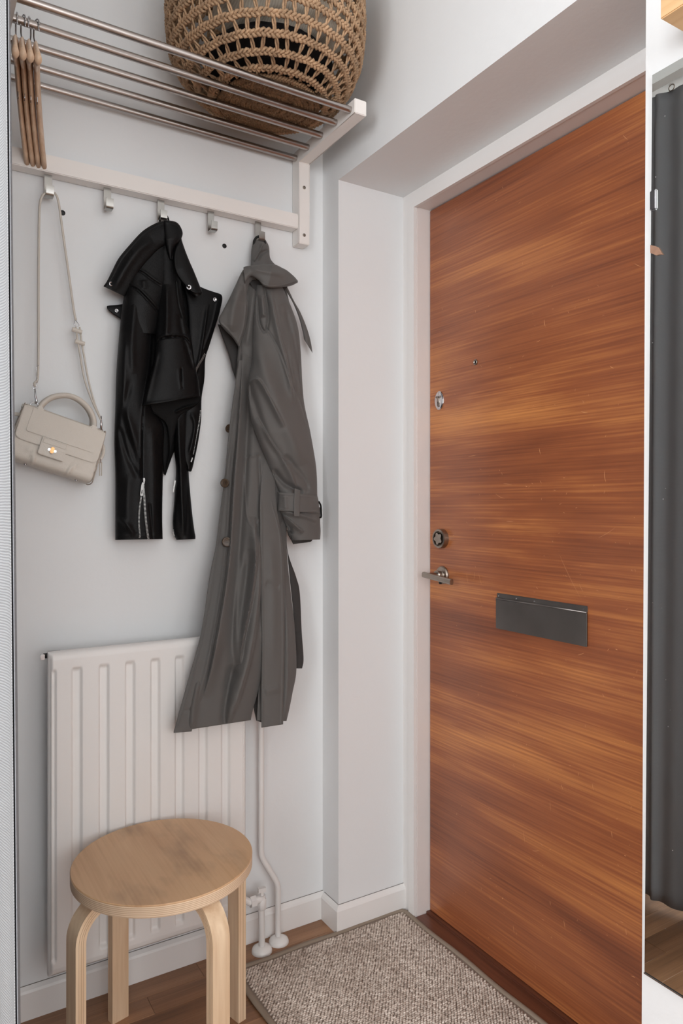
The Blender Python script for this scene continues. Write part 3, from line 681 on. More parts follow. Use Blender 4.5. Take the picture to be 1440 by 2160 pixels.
# ================================================================ STOOL
SX, SY, SZ, SR = 0.4664, 1.492, 0.439, 0.1864
stool = thing('round_stool', 'round birch plywood stool with four bent legs in front of the radiator', 'stool', (SX, SY, 0))
def disc(z0, z1, r, bev=0.0015):
    t = bmesh.new(); lathe(t, [(0, z0), (r-bev, z0), (r, z0+bev), (r, z1-bev), (r-bev, z1), (0, z1)], (SX, SY, 0), 'z', 96); return t
autosmooth(obj('seat', disc(SZ-0.0035, SZ, SR), 'seat', stool), 40)
autosmooth(obj('seat_edge', disc(SZ-0.0245, SZ-0.0034, SR-0.0002, 0.001), 'ply', stool, label='pale plywood edge with visible layers'), 40)
M['plyleg'] = {}
for k, a in enumerate((104.5, 14.5, -75.5, -165.5)):
    A_ = math.radians(a); e = Vector((math.cos(A_), math.sin(A_), 0)); tn = Vector((-math.sin(A_), math.cos(A_), 0))
    ro = 0.193; zt_ = SZ-0.0245-0.0106
    def leg_path():
        P = [(ro, 0.0), (ro, 0.12), (ro, 0.25), (ro, zt_-0.075)]
        R_ = 0.062
        P = [(ro, 0.0), (ro, zt_-R_-0.1), (ro, zt_-R_)]+[(ro-R_+R_*math.cos(q), zt_-R_+R_*math.sin(q)) for q in np.linspace(0.12, PI/2, 12)]+[(ro-R_-0.03, zt_), (0.05, zt_)]
        return [Vector((SX, SY, 0))+e*r+Vector((0, 0, z)) for r, z in P]
    hw, ht = 0.0200, 0.0105
    P = leg_path(); bm = bmesh.new(); tube(bm, P, hw, 4, flat=ht/hw, sq=True, fixed_up=tn)
    bmesh.ops.bevel(bm, geom=[e_ for e_ in bm.edges if len(e_.link_faces) == 2 and e_.calc_face_angle() > 1.2], offset=0.0012, segments=2, affect='EDGES')
    if 'ply%d' % k not in M:
        # layered edge on the two side faces, face veneer on the broad faces: chosen by the leg's own normal
        m, N, L, B = new_mat('bent_leg_birch'); B.inputs['Roughness'].default_value = 0.45
        tc = N.new('ShaderNodeTexCoord')
        def noise(scale, sc3):
            mp = N.new('ShaderNodeMapping'); mp.inputs['Scale'].default_value = sc3; nn = N.new('ShaderNodeTexNoise'); nn.inputs['Scale'].default_value = scale; nn.inputs['Detail'].default_value = 4
            L.new(tc.outputs['Object'], mp.inputs[0]); L.new(mp.outputs[0], nn.inputs[0]); return nn
        n1 = noise(60, (1, 1, 0.06)); r1 = N.new('ShaderNodeValToRGB'); r1.color_ramp.elements[0].position = 0.3; r1.color_ramp.elements[1].position = 0.7
        r1.color_ramp.elements[0].color = lin((208, 176, 142)); r1.color_ramp.elements[1].color = lin((232, 207, 176)); L.new(n1.outputs[0], r1.inputs[0])
        L.new(r1.outputs[0], B.inputs['Base Color']); M['ply%d' % k] = m
    lg = obj('leg', bm, 'ply%d' % k, stool); autosmooth(lg, 50)
    # glued layers showing on both side faces
    for s in (-1, 1):
        for lay in (-0.0045, -0.0005, 0.004):
            t = bmesh.new(); PP = []
            for i, p in enumerate(P):
                T = (P[min(i+1, len(P)-1)]-P[max(i-1, 0)]).normalized(); nn = tn.cross(T).normalized()
                PP.append(p+nn*lay+tn*s*(hw+0.00005))
            tube(t, PP[:-1], 0.0002, 4, flat=1.6, sq=True, fixed_up=tn); obj('glue_line', t, 'glue', lg)
    for rr_ in (0.085, 0.120):
        bm = bmesh.new(); lathe(bm, [(0.005, -0.0015), (0.005, 0.0005), (0, 0.0006)], Vector((SX, SY, SZ-0.0245-0.0232))+e*rr_, 'z', 12); obj('screw', bm, 'nickel', lg)

# ================================================================ RUG
rug = thing('hall_rug', 'grey-beige looped wool rug with cloth binding in front of the door', 'rug', (0.97, 1.15, 0))
gx0, gx1, gy0, gy1 = 0.709, 1.236, 0.30, 1.690
def rr_pts(x0, x1, y0, y1, r, n=6):
    out = []
    for cx_, cy_, a0 in ((x1-r, y1-r, 0), (x0+r, y1-r, 90), (x0+r, y0+r, 180), (x1-r, y0+r, 270)):
        for k in range(n+1):
            a = math.radians(a0+90*k/n); out.append(Vector((cx_+r*math.cos(a), cy_+r*math.sin(a), 0)))
    return out
bm = bmesh.new(); prism(bm, [p+Vector((0, 0, 0.0012)) for p in rr_pts(gx0, gx1, gy0, gy1, 0.012)], (0, 0, 0.0055)); obj('backing', bm, 'rugbase', rug)
def wav(p): return p+Vector((0.002*math.sin(p.y*23), 0.002*math.sin(p.x*29), 0))
bm = bmesh.new(); tube(bm, [wav(p)+Vector((0, 0, 0.0056)) for p in spline([tuple(q) for q in rr_pts(gx0, gx1, gy0, gy1, 0.014)]+[tuple(rr_pts(gx0, gx1, gy0, gy1, 0.014)[0])], 260, False).tolist()[:-1] for p in [Vector(p)]], 0.0042, 8, closed=True, flat=1.9, fixed_up=(0, 0, 1))
obj('binding', bm, 'bind', rug, smooth=True, label='taupe cloth binding around the rug edge')
# looped pile: rows run parallel to the back wall
t = bmesh.new(); bmesh.ops.create_icosphere(t, subdivisions=1, radius=1)
sv = np.array([v.co[:] for v in t.verts]); sf = np.array([[v.index for v in f.verts] for f in t.faces]); t.free()
ptx, pty = 0.0088, 0.0056
nx, ny = int((gx1-gx0-0.018)/ptx), int((gy1-gy0-0.018)/pty)
ii, jj = np.meshgrid(np.arange(nx), np.arange(ny)); ii = ii.ravel(); jj = jj.ravel(); K = len(ii)
cx_ = gx0+0.013+ii*ptx+(jj % 2)*ptx*0.5+rng.normal(0, 0.0007, K); cy_ = gy0+0.011+jj*pty+0.0014*np.sin(cx_*60+jj*.05)+rng.normal(0, 0.0005, K)
sxx = ptx*0.62*rng.uniform(0.85, 1.15, K); syy = pty*0.62*rng.uniform(0.85, 1.1, K); szz = 0.0032*rng.uniform(0.8, 1.3, K)
V = np.stack([cx_[:, None]+sv[None, :, 0]*sxx[:, None], cy_[:, None]+sv[None, :, 1]*syy[:, None]+sv[None, :, 0]*0.0012, 0.0078+sv[None, :, 2]*szz[:, None]], 2).reshape(-1, 3)
Fc = (sf[None]+(np.arange(K)*len(sv))[:, None, None]).reshape(-1, 3)
me = bpy.data.meshes.new('pile_loops'); V -= np.array([0.97, 1.15, 0]); me.from_pydata(V.tolist(), [], Fc.tolist()); me.materials.append(M['rug'])
for p in me.polygons: p.use_smooth = True
o = bpy.data.objects.new('pile_loops', me); COL.objects.link(o); o.parent = rug; o['kind'] = 'stuff'

# ================================================================ MIRROR, SHELF, BROWN PIECE
mt, mb = PX(1376.5, 159, XW-0.005), PX(1360, 2049, XW-0.005)
mz0, mz1 = mb.z, mt.z; my1t, my1b, my0 = mt.y, mb.y, 0.20
mir = thing('wall_mirror', 'tall frameless mirror clipped to the white wall right of the door', 'mirror', (XW, 0.45, mz0))
bm = bmesh.new(); prism(bm, [Vector((XW-0.0065, my0, mz0)), Vector((XW-0.0065, my0, mz1)), Vector((XW-0.0065, my1t, mz1)), Vector((XW-0.0065, my1b, mz0))], (0.005, 0, 0))
obj('mirror_glass', bm, 'mirror', mir)
p = PX(1375, 424, XW-0.0065)
bm = bmesh.new(); box(bm, (XW-0.010, p.y-0.009, p.z-0.0165), (XW-0.001, p.y+0.003, p.z+0.0165), 0.002, 2); obj('mirror_clip', bm, 'chrome', mir, label='small chrome clip on the mirror edge')
bm = bmesh.new(); box(bm, (XW-0.0085, my0-0.01, mz0-0.0028), (XW-0.001, my1b+0.0005, mz0-0.0004), 0.0005, 1); obj('bottom_channel', bm, 'steel', mir)
q = [PX(px, py, XW-0.0072) for px, py in ((1372, 517), (1381, 519), (1389, 522), (1396, 534), (1399, 537), (1391, 537), (1385, 539), (1378, 536), (1372, 534))]
bm = bmesh.new(); prism(bm, q, (-0.0014, 0, 0)); lf = obj('brown_piece', bm, basic('piece_brown', lin((150, 116, 96)), 0.7, var=0.3, vscale=90), None, label='small brown leaf-shaped piece at the left edge of the mirror', cat='leaf')  # unidentified brown piece, built as a small leaf shape
sh = thing('wall_shelf', 'light oak wall shelf at the top right above the mirror', 'shelf', (XW, 0.45, 1.885))
c = PX(1392, 41, 0.935)
bm = bmesh.new(); box(bm, (0.935, -0.1, c.z), (XW-0.001, c.y, c.z+0.034), 0.0015, 2); autosmooth(obj('shelf_board', bm, 'oak', sh), 14)
bm = bmesh.new(); box(bm, (XW-0.02, 0.0, c.z+0.034), (XW-0.001, c.y-0.02, c.z+0.075), 0.0015, 2); obj('fixing_batten', bm, 'oak', sh)

# ================================================================ CURTAIN
cur = thing('curtain', 'grey ribbed curtain hanging at the left edge, shade painted on its inner side', 'curtain', (0.09, 1.42, 0.02))
def YE(y): return y if y < 1.25 else 1.25+0.05*(y-1.25)      # the hang bends away from the rack bracket
def curtain_pts(off):
    rows_, n, m = [], 420, 60
    for i in range(m):
        tz = i/(m-1); z = 0.018+tz*(2.405-0.018); r = []
        for k in range(n):
            s = k/(n-1); y = 1.765-s*0.80
            ph = PI/2+(1-s)*2*PI*4.3+0.5*math.sin(tz*2.3+s*5)*(1-s)
            ye = YE(y); x = ye*(0.1130-0.0195*tz+(0.0115-0.001*tz)*math.sin(ph))
            yy = y+0.008*math.sin(2*ph+0.5); x += 0.0055*math.sin(2*PI*y/0.047+1.2*math.sin(y*7)+0.8*tz)*min(1, (1-s)*5)
            pinch = math.exp(-((2.36-z)/0.03)**2)
            x = x*(1-pinch*0.35)+(0.0925*ye)*pinch*0.35
            zz = z+(0.006*math.sin(ph*0.5) if i == 0 else 0)
            r.append((x, yy, zz))
        A_ = np.array(r); t = np.gradient(A_[:, :2], axis=0); t /= np.linalg.norm(t, axis=1)[:, None]
        A_[:, 0] += -t[:, 1]*off; A_[:, 1] += t[:, 0]*off; rows_.append(A_.tolist())
    return rows_
def sheet(rows_, mat, name, parent, th=0.0):
    bm = bmesh.new(); g = [[bm.verts.new(p) for p in r] for r in rows_]
    for a, b in zip(g, g[1:]):
        for k in range(len(a)-1): bm.faces.new((a[k], a[k+1], b[k+1], b[k]))
    o = obj(name, bm, mat, parent, smooth=True)
    if th:
        md = o.modifiers.new('thick', 'SOLIDIFY'); md.thickness = th; md.offset = 0
    return o
sheet(curtain_pts(0.0015), 'curtain', 'curtain_shaded_side', cur, 0.0012); sheet(curtain_pts(-0.0015), 'curlit', 'lining', cur, 0.0012)  # two greys for one curtain: shaded and lit sides painted as separate layers
bm = bmesh.new()
for k in range(8): lathe(bm, [(0.010, -0.002), (0.0125, 0), (0.010, 0.002)], (0.112, 1.75-k*0.095, 2.372), 'x', 18)
bm.free()
for k in range(7):
    bm = bmesh.new(); cc = Vector((0.0925*YE(1.745-k*0.113), 1.745-k*0.113, 2.412))
    tube(bm, [cc+Vector((0, 0.009*math.cos(a), 0.009*math.sin(a))) for a in np.linspace(0, 2*PI, 17)[:-1]], 0.0016, 6, closed=True); obj('ring', bm, 'nickel', cur, smooth=True)
trk = thing('curtain_track', 'pale curtain track hung below the ceiling, seen in the mirror', 'curtain track', (0.09, 1.0, 2.42))
bm = bmesh.new(); prism(bm, [Vector((0.0925*YE(y)-0.013+e, y, 2.421)) for y, e in ((0.3, 0), (1.25, 0), (YW-.002, 0), (YW-.002, .026), (1.25, .026), (0.3, .026))], (0, 0, 0.024)); obj('track_rail', bm, 'trim', trk)
for y in (0.4, 1.6):
    bm = bmesh.new(); tube(bm, [(0.0925*YE(y), y, 2.444), (0.0925*YE(y), y, ZC-0.0005)], 0.005, 10); obj('track_hanger', bm, 'trim', trk)

# ================================================================ GARMENT TOOL
def seg_field(P, pts):
    """signed distance to polyline and position along it (0..1)"""
    A_ = np.array(pts[:-1], float); B_ = np.array(pts[1:], float); L = np.linalg.norm(B_-A_, axis=1); S = np.r_[0, np.cumsum(L)]
    best = np.full(len(P), 1e9); sgn = np.ones(len(P)); pos = np.zeros(len(P))
    for i in range(len(A_)):
        d = B_[i]-A_[i]; t = np.clip(((P-A_[i])@d)/(L[i]**2+1e-9), 0, 1); q = A_[i]+t[:, None]*d; v = P-q; dist = np.linalg.norm(v, axis=1)
        cr = d[0]*v[:, 1]-d[1]*v[:, 0]; m = dist < best
        best[m] = dist[m]; sgn[m] = np.sign(cr[m]); pos[m] = ((S[i]+t*L[i])/S[-1])[m]
    return best, sgn, pos
def fold_field(P, folds):
    f = np.zeros(len(P))
    for pts, w_, amp, kind in folds:
        pts = spline(pts, 24).tolist(); d, sg, pos = seg_field(P, pts)
        if kind == 'r': g = np.exp(-(d/w_)**2)                              # soft ridge / valley
        elif kind == 's': g = np.where(sg > 0, np.exp(-(d/w_)**2), np.exp(-(d/(w_*0.22))**2))   # soft on screen-right of travel, steep on the other
        elif kind == 'z': g = np.where(sg < 0, np.exp(-(d/w_)**2), np.exp(-(d/(w_*0.22))**2))
        else: g = np.exp(-(d/w_)**2)
        if kind != 'n': g = g*np.clip(np.minimum(pos, 1-pos)/0.14, 0, 1)**0.7
        f += amp*g
    return f
def garment(name, Lp, Rp, dl, bulge, parent, mat, folds=(), nr=160, nc=60, back=0.004, bback=0.0, tilt=0.0, smoothL=True, smoothR=True, rnd=0.5, mul=0.0, label=None, minback=0.003):
    """solid cloth volume between a left and a right outline (photo px); dl: (t, distance from wall) list"""
    Lc = spline(Lp, nr, smoothL); Rc = spline(Rp, nr, smoothR); T_ = np.linspace(0, 1, nr)
    base = np.interp(T_, [a for a, _ in dl], [b for _, b in dl])
    bl = np.interp(T_, [a for a, _ in bulge], [b for _, b in bulge]) if hasattr(bulge, '__len__') else np.full(nr, bulge)
    U = (1-np.cos(np.linspace(0, PI, nc)))/2*0.6+np.linspace(0, 1, nc)*0.4
    Pp = Lc[:, None, :]*(1-U)[None, :, None]+Rc[:, None, :]*U[None, :, None]
    prof_ = np.clip(1-(2*U-1)**2, 0, 1)**rnd
    ends = np.clip(np.minimum(U, 1-U)/0.04, 0, 1)
    if parent is not None and parent.name == 'trench_coat': folds = [(p, w_, a*(1.0 if k == 'n' else 1.4), k) for p, w_, a, k in folds]
    fr = fold_field(Pp.reshape(-1, 2), folds).reshape(nr, nc) if folds else 0
    D = base[:, None]+bl[:, None]*prof_[None]+fr*ends[None]+tilt*(U-0.5)[None]
    Db = base[:, None]-back-bback*prof_[None]+tilt*(U-0.5)[None]+(fr*ends[None]*0.9 if bback == 0 else 0)
    mb = np.full(Pp.shape[:2], minback)
    if parent is not None and parent.name == 'trench_coat': mb += 0.103*np.clip((Pp[..., 1]-1270)/70, 0, 1)     # hangs clear of the radiator
    D = np.maximum(D, mb+0.002)
    Db = np.maximum(np.minimum(Db, D-0.0012), mb)
    def world(Pq, Dq):
        l = (Pq[..., 0]-720)/F; vx_ = AX[0]+RT[0]*l; vy_ = AX[1]+RT[1]*l; y = YW-Dq; t = y/vy_
        return np.stack([vx_*t, y, CH-(Pq[..., 1]-HZ)*t/F], -1)
    Wf, Wb = world(Pp, D), world(Pp, Db)
    bm = bmesh.new(); gf = [[bm.verts.new(p) for p in r] for r in Wf.tolist()]; gb_ = [[bm.verts.new(p) for p in r] for r in Wb.tolist()]
    for i in range(nr-1):
        for k in range(nc-1):
            bm.faces.new((gf[i][k], gf[i+1][k], gf[i+1][k+1], gf[i][k+1])); bm.faces.new((gb_[i][k], gb_[i][k+1], gb_[i+1][k+1], gb_[i+1][k]))
        bm.faces.new((gf[i][0], gb_[i][0], gb_[i+1][0], gf[i+1][0])); bm.faces.new((gf[i][-1], gf[i+1][-1], gb_[i+1][-1], gb_[i][-1]))
    for k in range(nc-1):
        bm.faces.new((gf[0][k], gf[0][k+1], gb_[0][k+1], gb_[0][k])); bm.faces.new((gf[-1][k], gb_[-1][k], gb_[-1][k+1], gf[-1][k+1]))
    o = obj(name, bm, mat, parent, recalc=False, label=label); autosmooth(o, 75); return o
def cord(name, pts, r, parent, mat, sides=8, flat=1.0, n=60, **kw):
    """pts: (px, py, distance from wall)"""
    P = [PW(a, b, c_) for a, b, c_ in pts]; P = spline([tuple(p) for p in P], n).tolist()
    bm = bmesh.new(); tube(bm, P, r, sides, flat=flat, fixed_up=(0, 1, 0) if flat != 1 else None); return obj(name, bm, mat, parent, smooth=True, **kw)
def teeth(name, pts, parent, w_=0.0042, step=0.0031, mat='zip', th=0.0012):
    P = [PW(a, b, c_) for a, b, c_ in pts]; L = sum((Vector(b)-Vector(a)).length for a, b in zip(P, P[1:])); n = int(L/step)
    P = [Vector(p) for p in spline([tuple(p) for p in P], n).tolist()]; bm = bmesh.new()
    for i in range(n-1):
        T = (P[i+1]-P[i]).normalized(); s = T.cross(Y1).normalized(); c_ = P[i]
        t = bmesh.new(); bmesh.ops.create_cube(t, size=1)
        R = Matrix((s, T, s.cross(T))).transposed().to_4x4(); R = Matrix.Translation(c_) @ R @ Matrix.Diagonal((w_, step*0.45, th, 1))
        t.transform(R)
        vs = [bm.verts.new(v.co) for v in t.verts]
        for f in t.faces: bm.faces.new([vs[v.index] for v in f.verts])
        t.free()
    return obj(name, bm, mat, parent, kind='stuff')
def snap(px, py, d, parent, r=0.0052, tilt=0.0, name='snap'):
    c_ = PW(px, py, d); bm = bmesh.new()
    ax = (Matrix.Rotation(tilt, 3, 'Z') @ X1, Z1, Matrix.Rotation(tilt, 3, 'Z') @ (-Y1))
    lathe(bm, [(r*1.0, -0.001), (r, 0.001), (r*0.8, 0.0019), (r*0.45, 0.0012), (r*0.3, 0.0004), (0, 0.0003)], c_, ax, 24)
    return obj(name, bm, 'chrome', parent, smooth=True)

# ================================================================ LEATHER JACKET
jk = thing('leather_jacket', 'black leather biker jacket with silver zips hanging on the middle hook', 'jacket', tuple(PW(345, 480, 0.03)))
cord('hanging_loop', [(338, 472, 0.030), (337, 462, 0.036), (340, 453, 0.040), (347, 452, 0.040), (352, 456, 0.038), (355, 463, 0.034), (356, 472, 0.030)], 0.0022, jk, 'lining')
# back layers first: rear lapel, rear body, lining, far sleeve
garment('rear_lapel', [(268, 640), (248, 643), (227, 645), (226, 651)], [(268, 690), (258, 676), (240, 664), (230, 656)], [(0, .022), (1, .018)], 0.003, jk, 'leather', [], 40, 24, rnd=.5)
snap(246, 655.5, 0.026, jk, 0.0048)
garment('rear_body', [(330, 560), (318, 680), (312, 800), (320, 900), (338, 960), (345, 1000)], [(400, 560), (404, 700), (405, 820), (392, 900), (368, 950), (349, 1003)], [(0, .02), (1, .014)], .012, jk, 'lining', [], 90, 40)
garment('far_sleeve', [(366, 840), (367, 900), (367, 945), (371, 990), (369, 1030), (367, 1060), (364, 1100), (366, 1125), (372, 1139)], [(398, 840), (398, 900), (397, 950), (398, 1000), (402, 1050), (406, 1090), (410, 1120), (412, 1130), (412, 1137)],
        [(0, .025), (1, .022)], [(0, .018), (1, .022)], jk, 'leather', [([(374, 870), (380, 980), (388, 1130)], 6, .006, 'r'), ([(396, 1010), (392, 1130)], 4, -.003, 'r')], 110, 40, bback=.008)
teeth('sleeve_zip_teeth', [(365, 1118, .03), (366, 1126, .03), (369, 1133, .03)], jk, .003)
bm = bmesh.new(); pp = [PW(a, b, .046) for a, b in ((368, 1012), (371, 1014), (370, 1020), (366, 1039), (364, 1038), (366, 1022))]; prism(bm, pp, (0, .002, 0)); obj('zip_pull', bm, 'zip', jk)
# right front with zip edge
garment('right_front', [(372, 560), (385, 600), (395, 640), (398, 700), (396, 780), (390, 850), (386, 910), (384, 960), (396, 985)],
        [(424, 618), (437, 618), (467, 622), (464, 655), (452, 695), (441, 730), (433, 757), (431, 800), (425, 840), (424, 885), (418, 930), (411, 965), (404, 993), (398, 994)],
        [(0, .035), (.3, .040), (.6, .035), (1, .030)], .010, jk, 'leather',
        [([(440, 640), (425, 740), (412, 800)], 5, .006, 's'), ([(404, 870), (412, 900), (400, 960)], 5, .006, 'r'), ([(458, 640), (446, 690), (430, 735)], 2.2, .0025, 'n')], 150, 50)
snap(453, 632, 0.046, jk, 0.0056)
teeth('front_zip_teeth', [(463, 628, .040), (461, 655, .040), (450, 692, .040), (439, 728, .041)], jk, .0016)
teeth('front_zip_teeth', [(432, 747, .056), (426, 758, .060), (418, 771, .064), (411, 785, .072)], jk, .0050)
teeth('front_zip_teeth', [(423, 866, .043), (419, 895, .043), (413, 925, .041), (407, 960, .039)], jk, .0030)
bm = bmesh.new(); pp = [PW(a, b, .044) for a, b in ((405, 965), (407, 966), (404, 975), (402, 974))]; prism(bm, pp, (0, .002, 0)); obj('zip_pull', bm, 'zip', jk)
# dark opening below the hem with seam edges
garment('turned_hem', [(299, 856), (315, 868), (335, 880), (352, 900), (356, 960), (350, 985)], [(421, 833), (423, 845), (405, 862), (385, 872), (372, 900), (364, 935)], [(0, .045), (1, .030)], .008, jk, 'lining',
        [([(303, 862), (330, 876), (351, 898)], 2.5, .006, 'n'), ([(372, 868), (390, 860), (420, 852)], 3, .007, 'n')], 80, 50)
# near (left) sleeve: the long straight one
garment('near_sleeve', [(266, 560), (262, 615), (256, 660), (250, 720), (245, 790), (243, 860), (241, 930), (243, 1000), (243, 1070), (243, 1139)],
        [(320, 540), (325, 600), (324, 660), (322, 720), (318, 800), (322, 860), (345, 900), (344, 960), (343, 1020), (342, 1090), (343, 1137)],
        [(0, .040), (.3, .040), (1, .034)], [(0, .022), (.3, .034), (1, .030)], jk, 'leather',
        [([(324, 640), (318, 760), (306, 840), (300, 900), (299, 1010)], 1.5, -.0035, 'n'), ([(321, 640), (315, 760), (303, 840), (297, 900), (296, 1010)], 1.6, .0018, 'n'),
         ([(262, 700), (262, 850), (275, 900), (290, 950)], 9, .006, 'r'), ([(275, 800), (262, 880), (282, 960), (290, 990)], 7, -.005, 'r'), ([(252, 900), (268, 960), (292, 1010)], 6, -.005, 'r'), ([(248, 1090), (270, 1110), (284, 1130)], 5, .004, 'r'),
         ([(322, 900), (326, 1000), (326, 1120)], 9, .005, 'r'), ([(272, 1000), (268, 1060), (270, 1130)], 10, .004, 'r'), ([(316, 1065), (322, 1135)], 2.5, -.003, 'n'),
         ([(246, 1130), (290, 1131), (340, 1129)], 2.0, .0012, 'n'), ([(285, 630), (278, 720), (280, 790)], 8, .005, 'r')], 220, 80, bback=.010)
teeth('sleeve_zip_teeth', [(302, 1022, .0665), (304, 1045, .0675), (306, 1080, .068), (309, 1110, .0675), (313, 1139, .066)], jk, .0048)
teeth('sleeve_zip_teeth', [(298, 1046, .068), (294, 1075, .068), (293, 1105, .0675), (295, 1128, .067), (294, 1137, .066)], jk, .0036)
bm = bmesh.new(); pp = [PW(a, b, .074) for a, b in ((300, 1017), (303, 1019), (302, 1043), (301, 1046), (296, 1045), (295.5, 1043), (298, 1024))]; prism(bm, pp, (0, .002, 0)); zp = obj('zip_pull', bm, 'zip', jk)
bm = bmesh.new(); pp = [PW(a, b, .0745) for a, b in ((299, 1033), (300.5, 1033), (300, 1041), (298, 1041))]; prism(bm, pp, (0, .002, 0)); obj('pull_slot', bm, 'black', zp)
bm = bmesh.new(); pp = [PW(a, b, .0735) for a, b in ((301.5, 1008), (306, 1008), (306, 1013), (304.5, 1022), (302, 1022))]; prism(bm, pp, (0, .004, 0)); bmesh.ops.bevel(bm, geom=bm.edges[:], offset=.0006, segments=1, affect='EDGES'); obj('zip_slider', bm, 'zip', jk)
# shoulder and yoke
garment('shoulder', [(306, 500), (280, 545), (266, 600), (262, 640), (268, 680), (285, 700)], [(372, 490), (375, 560), (360, 620), (345, 660), (338, 690), (330, 705)], [(0, .046), (1, .044)], [(0, .02), (.6, .032), (1, .026)], jk, 'leather',
        [([(286, 569), (300, 575), (320, 590), (338, 602)], 1.6, -.004, 'n'), ([(288, 566), (302, 571), (322, 586), (340, 598)], 1.6, .002, 'n'),
         ([(268, 602), (290, 612), (312, 634), (334, 658)], 1.8, -.004, 'n'), ([(271, 598), (293, 608), (315, 630), (337, 654)], 1.8, .002, 'n'), ([(302, 590), (306, 610)], 6, .003, 'r')], 110, 70)
# front panel with pocket welt and hem
garment('front_panel', [(335, 490), (335, 560), (332, 640), (328, 700), (324, 760), (313, 800), (304, 830), (299, 856)], [(372, 490), (378, 560), (385, 620), (394, 680), (404, 720), (410, 760), (418, 800), (422, 836)],
        [(0, .050), (.5, .056), (1, .066)], [(0, .016), (.5, .026), (1, .030)], jk, 'leather',
        [([(328, 724), (340, 714), (366, 711), (390, 713), (398, 722)], 1.8, -.004, 'n'), ([(330, 719), (342, 709), (366, 706.5), (390, 708), (401, 719)], 1.8, .003, 'n'),
         ([(371, 595), (376, 640), (384, 670)], 1.5, -.003, 'n'), ([(400, 650), (408, 720), (412, 770)], 1.6, -.003, 'n'),
         ([(382, 777), (383, 800), (384, 820)], 1.4, -.004, 'n'), ([(377, 780), (378, 800), (381, 819)], 2.2, .002, 'n'),
         ([(352, 600), (352, 680), (350, 710)], 7, .007, 'r'), ([(378, 660), (384, 700), (396, 740), (408, 780)], 5, -.006, 'r'), ([(404, 735), (413, 770), (420, 800)], 5, .005, 'r'), ([(332, 740), (318, 800), (306, 850)], 5, .004, 'r'), ([(300, 853), (360, 845), (420, 832)], 2, .002, 'n')], 180, 70)
# collar: one wide swept piece at the left, one hanging piece with a snap at the right
garment('collar', [(352, 464), (328, 471), (300, 488), (272, 518), (250, 545), (236, 572), (226, 592), (218, 604)], [(368, 505), (352, 515), (335, 525), (318, 542), (300, 562), (284, 588), (270, 612), (262, 625)],
        [(0, .070), (.5, .070), (1, .052)], [(0, .010), (.6, .009), (1, .004)], jk, 'leather', [([(350, 468), (332, 474), (302, 492), (274, 522), (252, 549), (238, 576), (222, 601)], 2.0, .0022, 'n'), ([(320, 505), (290, 530), (262, 570), (240, 612)], 9, .005, 'r')], 130, 50)
garment('collar_stand', [(344, 465), (346, 490), (350, 520), (356, 545)], [(352, 464), (374, 470), (385, 490), (380, 508), (368, 524), (364, 548)], [(0, .074), (.5, .080), (1, .066)], .010, jk, 'leather', [([(352, 467), (374, 474), (383, 492), (376, 512)], 2.0, .002, 'n')], 70, 40)
garment('collar_flap', [(381, 500), (372, 515), (366, 532), (365, 550), (370, 575), (382, 595), (396, 612), (410, 627)], [(382, 500), (385, 512), (392, 532), (400, 552), (410, 575), (420, 600), (426, 615), (424, 622)],
        [(0, .070), (.5, .082), (1, .074)], .012, jk, 'leather', [([(374, 518), (369, 534), (368, 552), (373, 574), (385, 593), (404, 614), (420, 617)], 1.8, .0022, 'n')], 100, 40)
snap(398, 606, 0.087, jk, 0.0066, -0.4, 'collar_snap')
snap(234, 599, 0.058, jk, 0.0056, 0.3, 'collar_snap')

# ================================================================ TRENCH COAT
tc_ = thing('trench_coat', 'long dark grey trench coat with wide collar hanging on the right hook', 'coat', tuple(PW(552, 540, 0.03)))
cord('hanging_loop', [(535, 516, .030), (536, 508, .034), (541, 501, .036), (548, 499, .036), (554, 503, .036), (558, 510, .034), (559, 518, .03)], 0.0034, tc_, 'darkloop')
garment('neck_stand', [(534, 507), (530, 528), (529, 550), (528, 566)], [(558, 503), (567, 520), (570, 545), (584, 562)], [(0, .022), (1, .040)], .014, tc_, 'coat', [([(556, 512), (548, 530), (536, 552)], 4, .006, 's'), ([(566, 528), (552, 534), (540, 550)], 4, -.006, 'r')], 60, 40)
# rear layers: far lapel behind, belt end, far collar wing
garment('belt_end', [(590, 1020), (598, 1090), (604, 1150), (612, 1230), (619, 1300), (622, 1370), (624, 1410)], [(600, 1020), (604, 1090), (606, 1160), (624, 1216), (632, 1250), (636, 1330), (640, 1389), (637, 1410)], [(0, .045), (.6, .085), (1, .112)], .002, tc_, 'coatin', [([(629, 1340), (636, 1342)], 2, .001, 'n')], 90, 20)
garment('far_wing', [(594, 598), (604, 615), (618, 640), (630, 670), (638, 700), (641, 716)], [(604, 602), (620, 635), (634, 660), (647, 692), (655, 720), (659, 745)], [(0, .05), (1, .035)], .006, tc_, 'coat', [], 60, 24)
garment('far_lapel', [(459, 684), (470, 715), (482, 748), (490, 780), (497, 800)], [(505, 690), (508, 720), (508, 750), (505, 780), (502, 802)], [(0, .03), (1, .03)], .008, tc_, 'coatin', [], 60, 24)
# upper body under the collar
garment('upper_body', [(528, 572), (520, 590), (514, 620), (508, 680), (508, 740), (508, 800)], [(596, 572), (600, 590), (606, 620), (614, 660), (624, 720), (630, 800)], [(0, .050), (.8, .056), (1, .030)], .016, tc_, 'coat', [([(596, 600), (606, 660), (618, 730)], 6, -.006, 'r'), ([(536, 600), (530, 660), (520, 730)], 6, .006, 'r')], 70, 50)
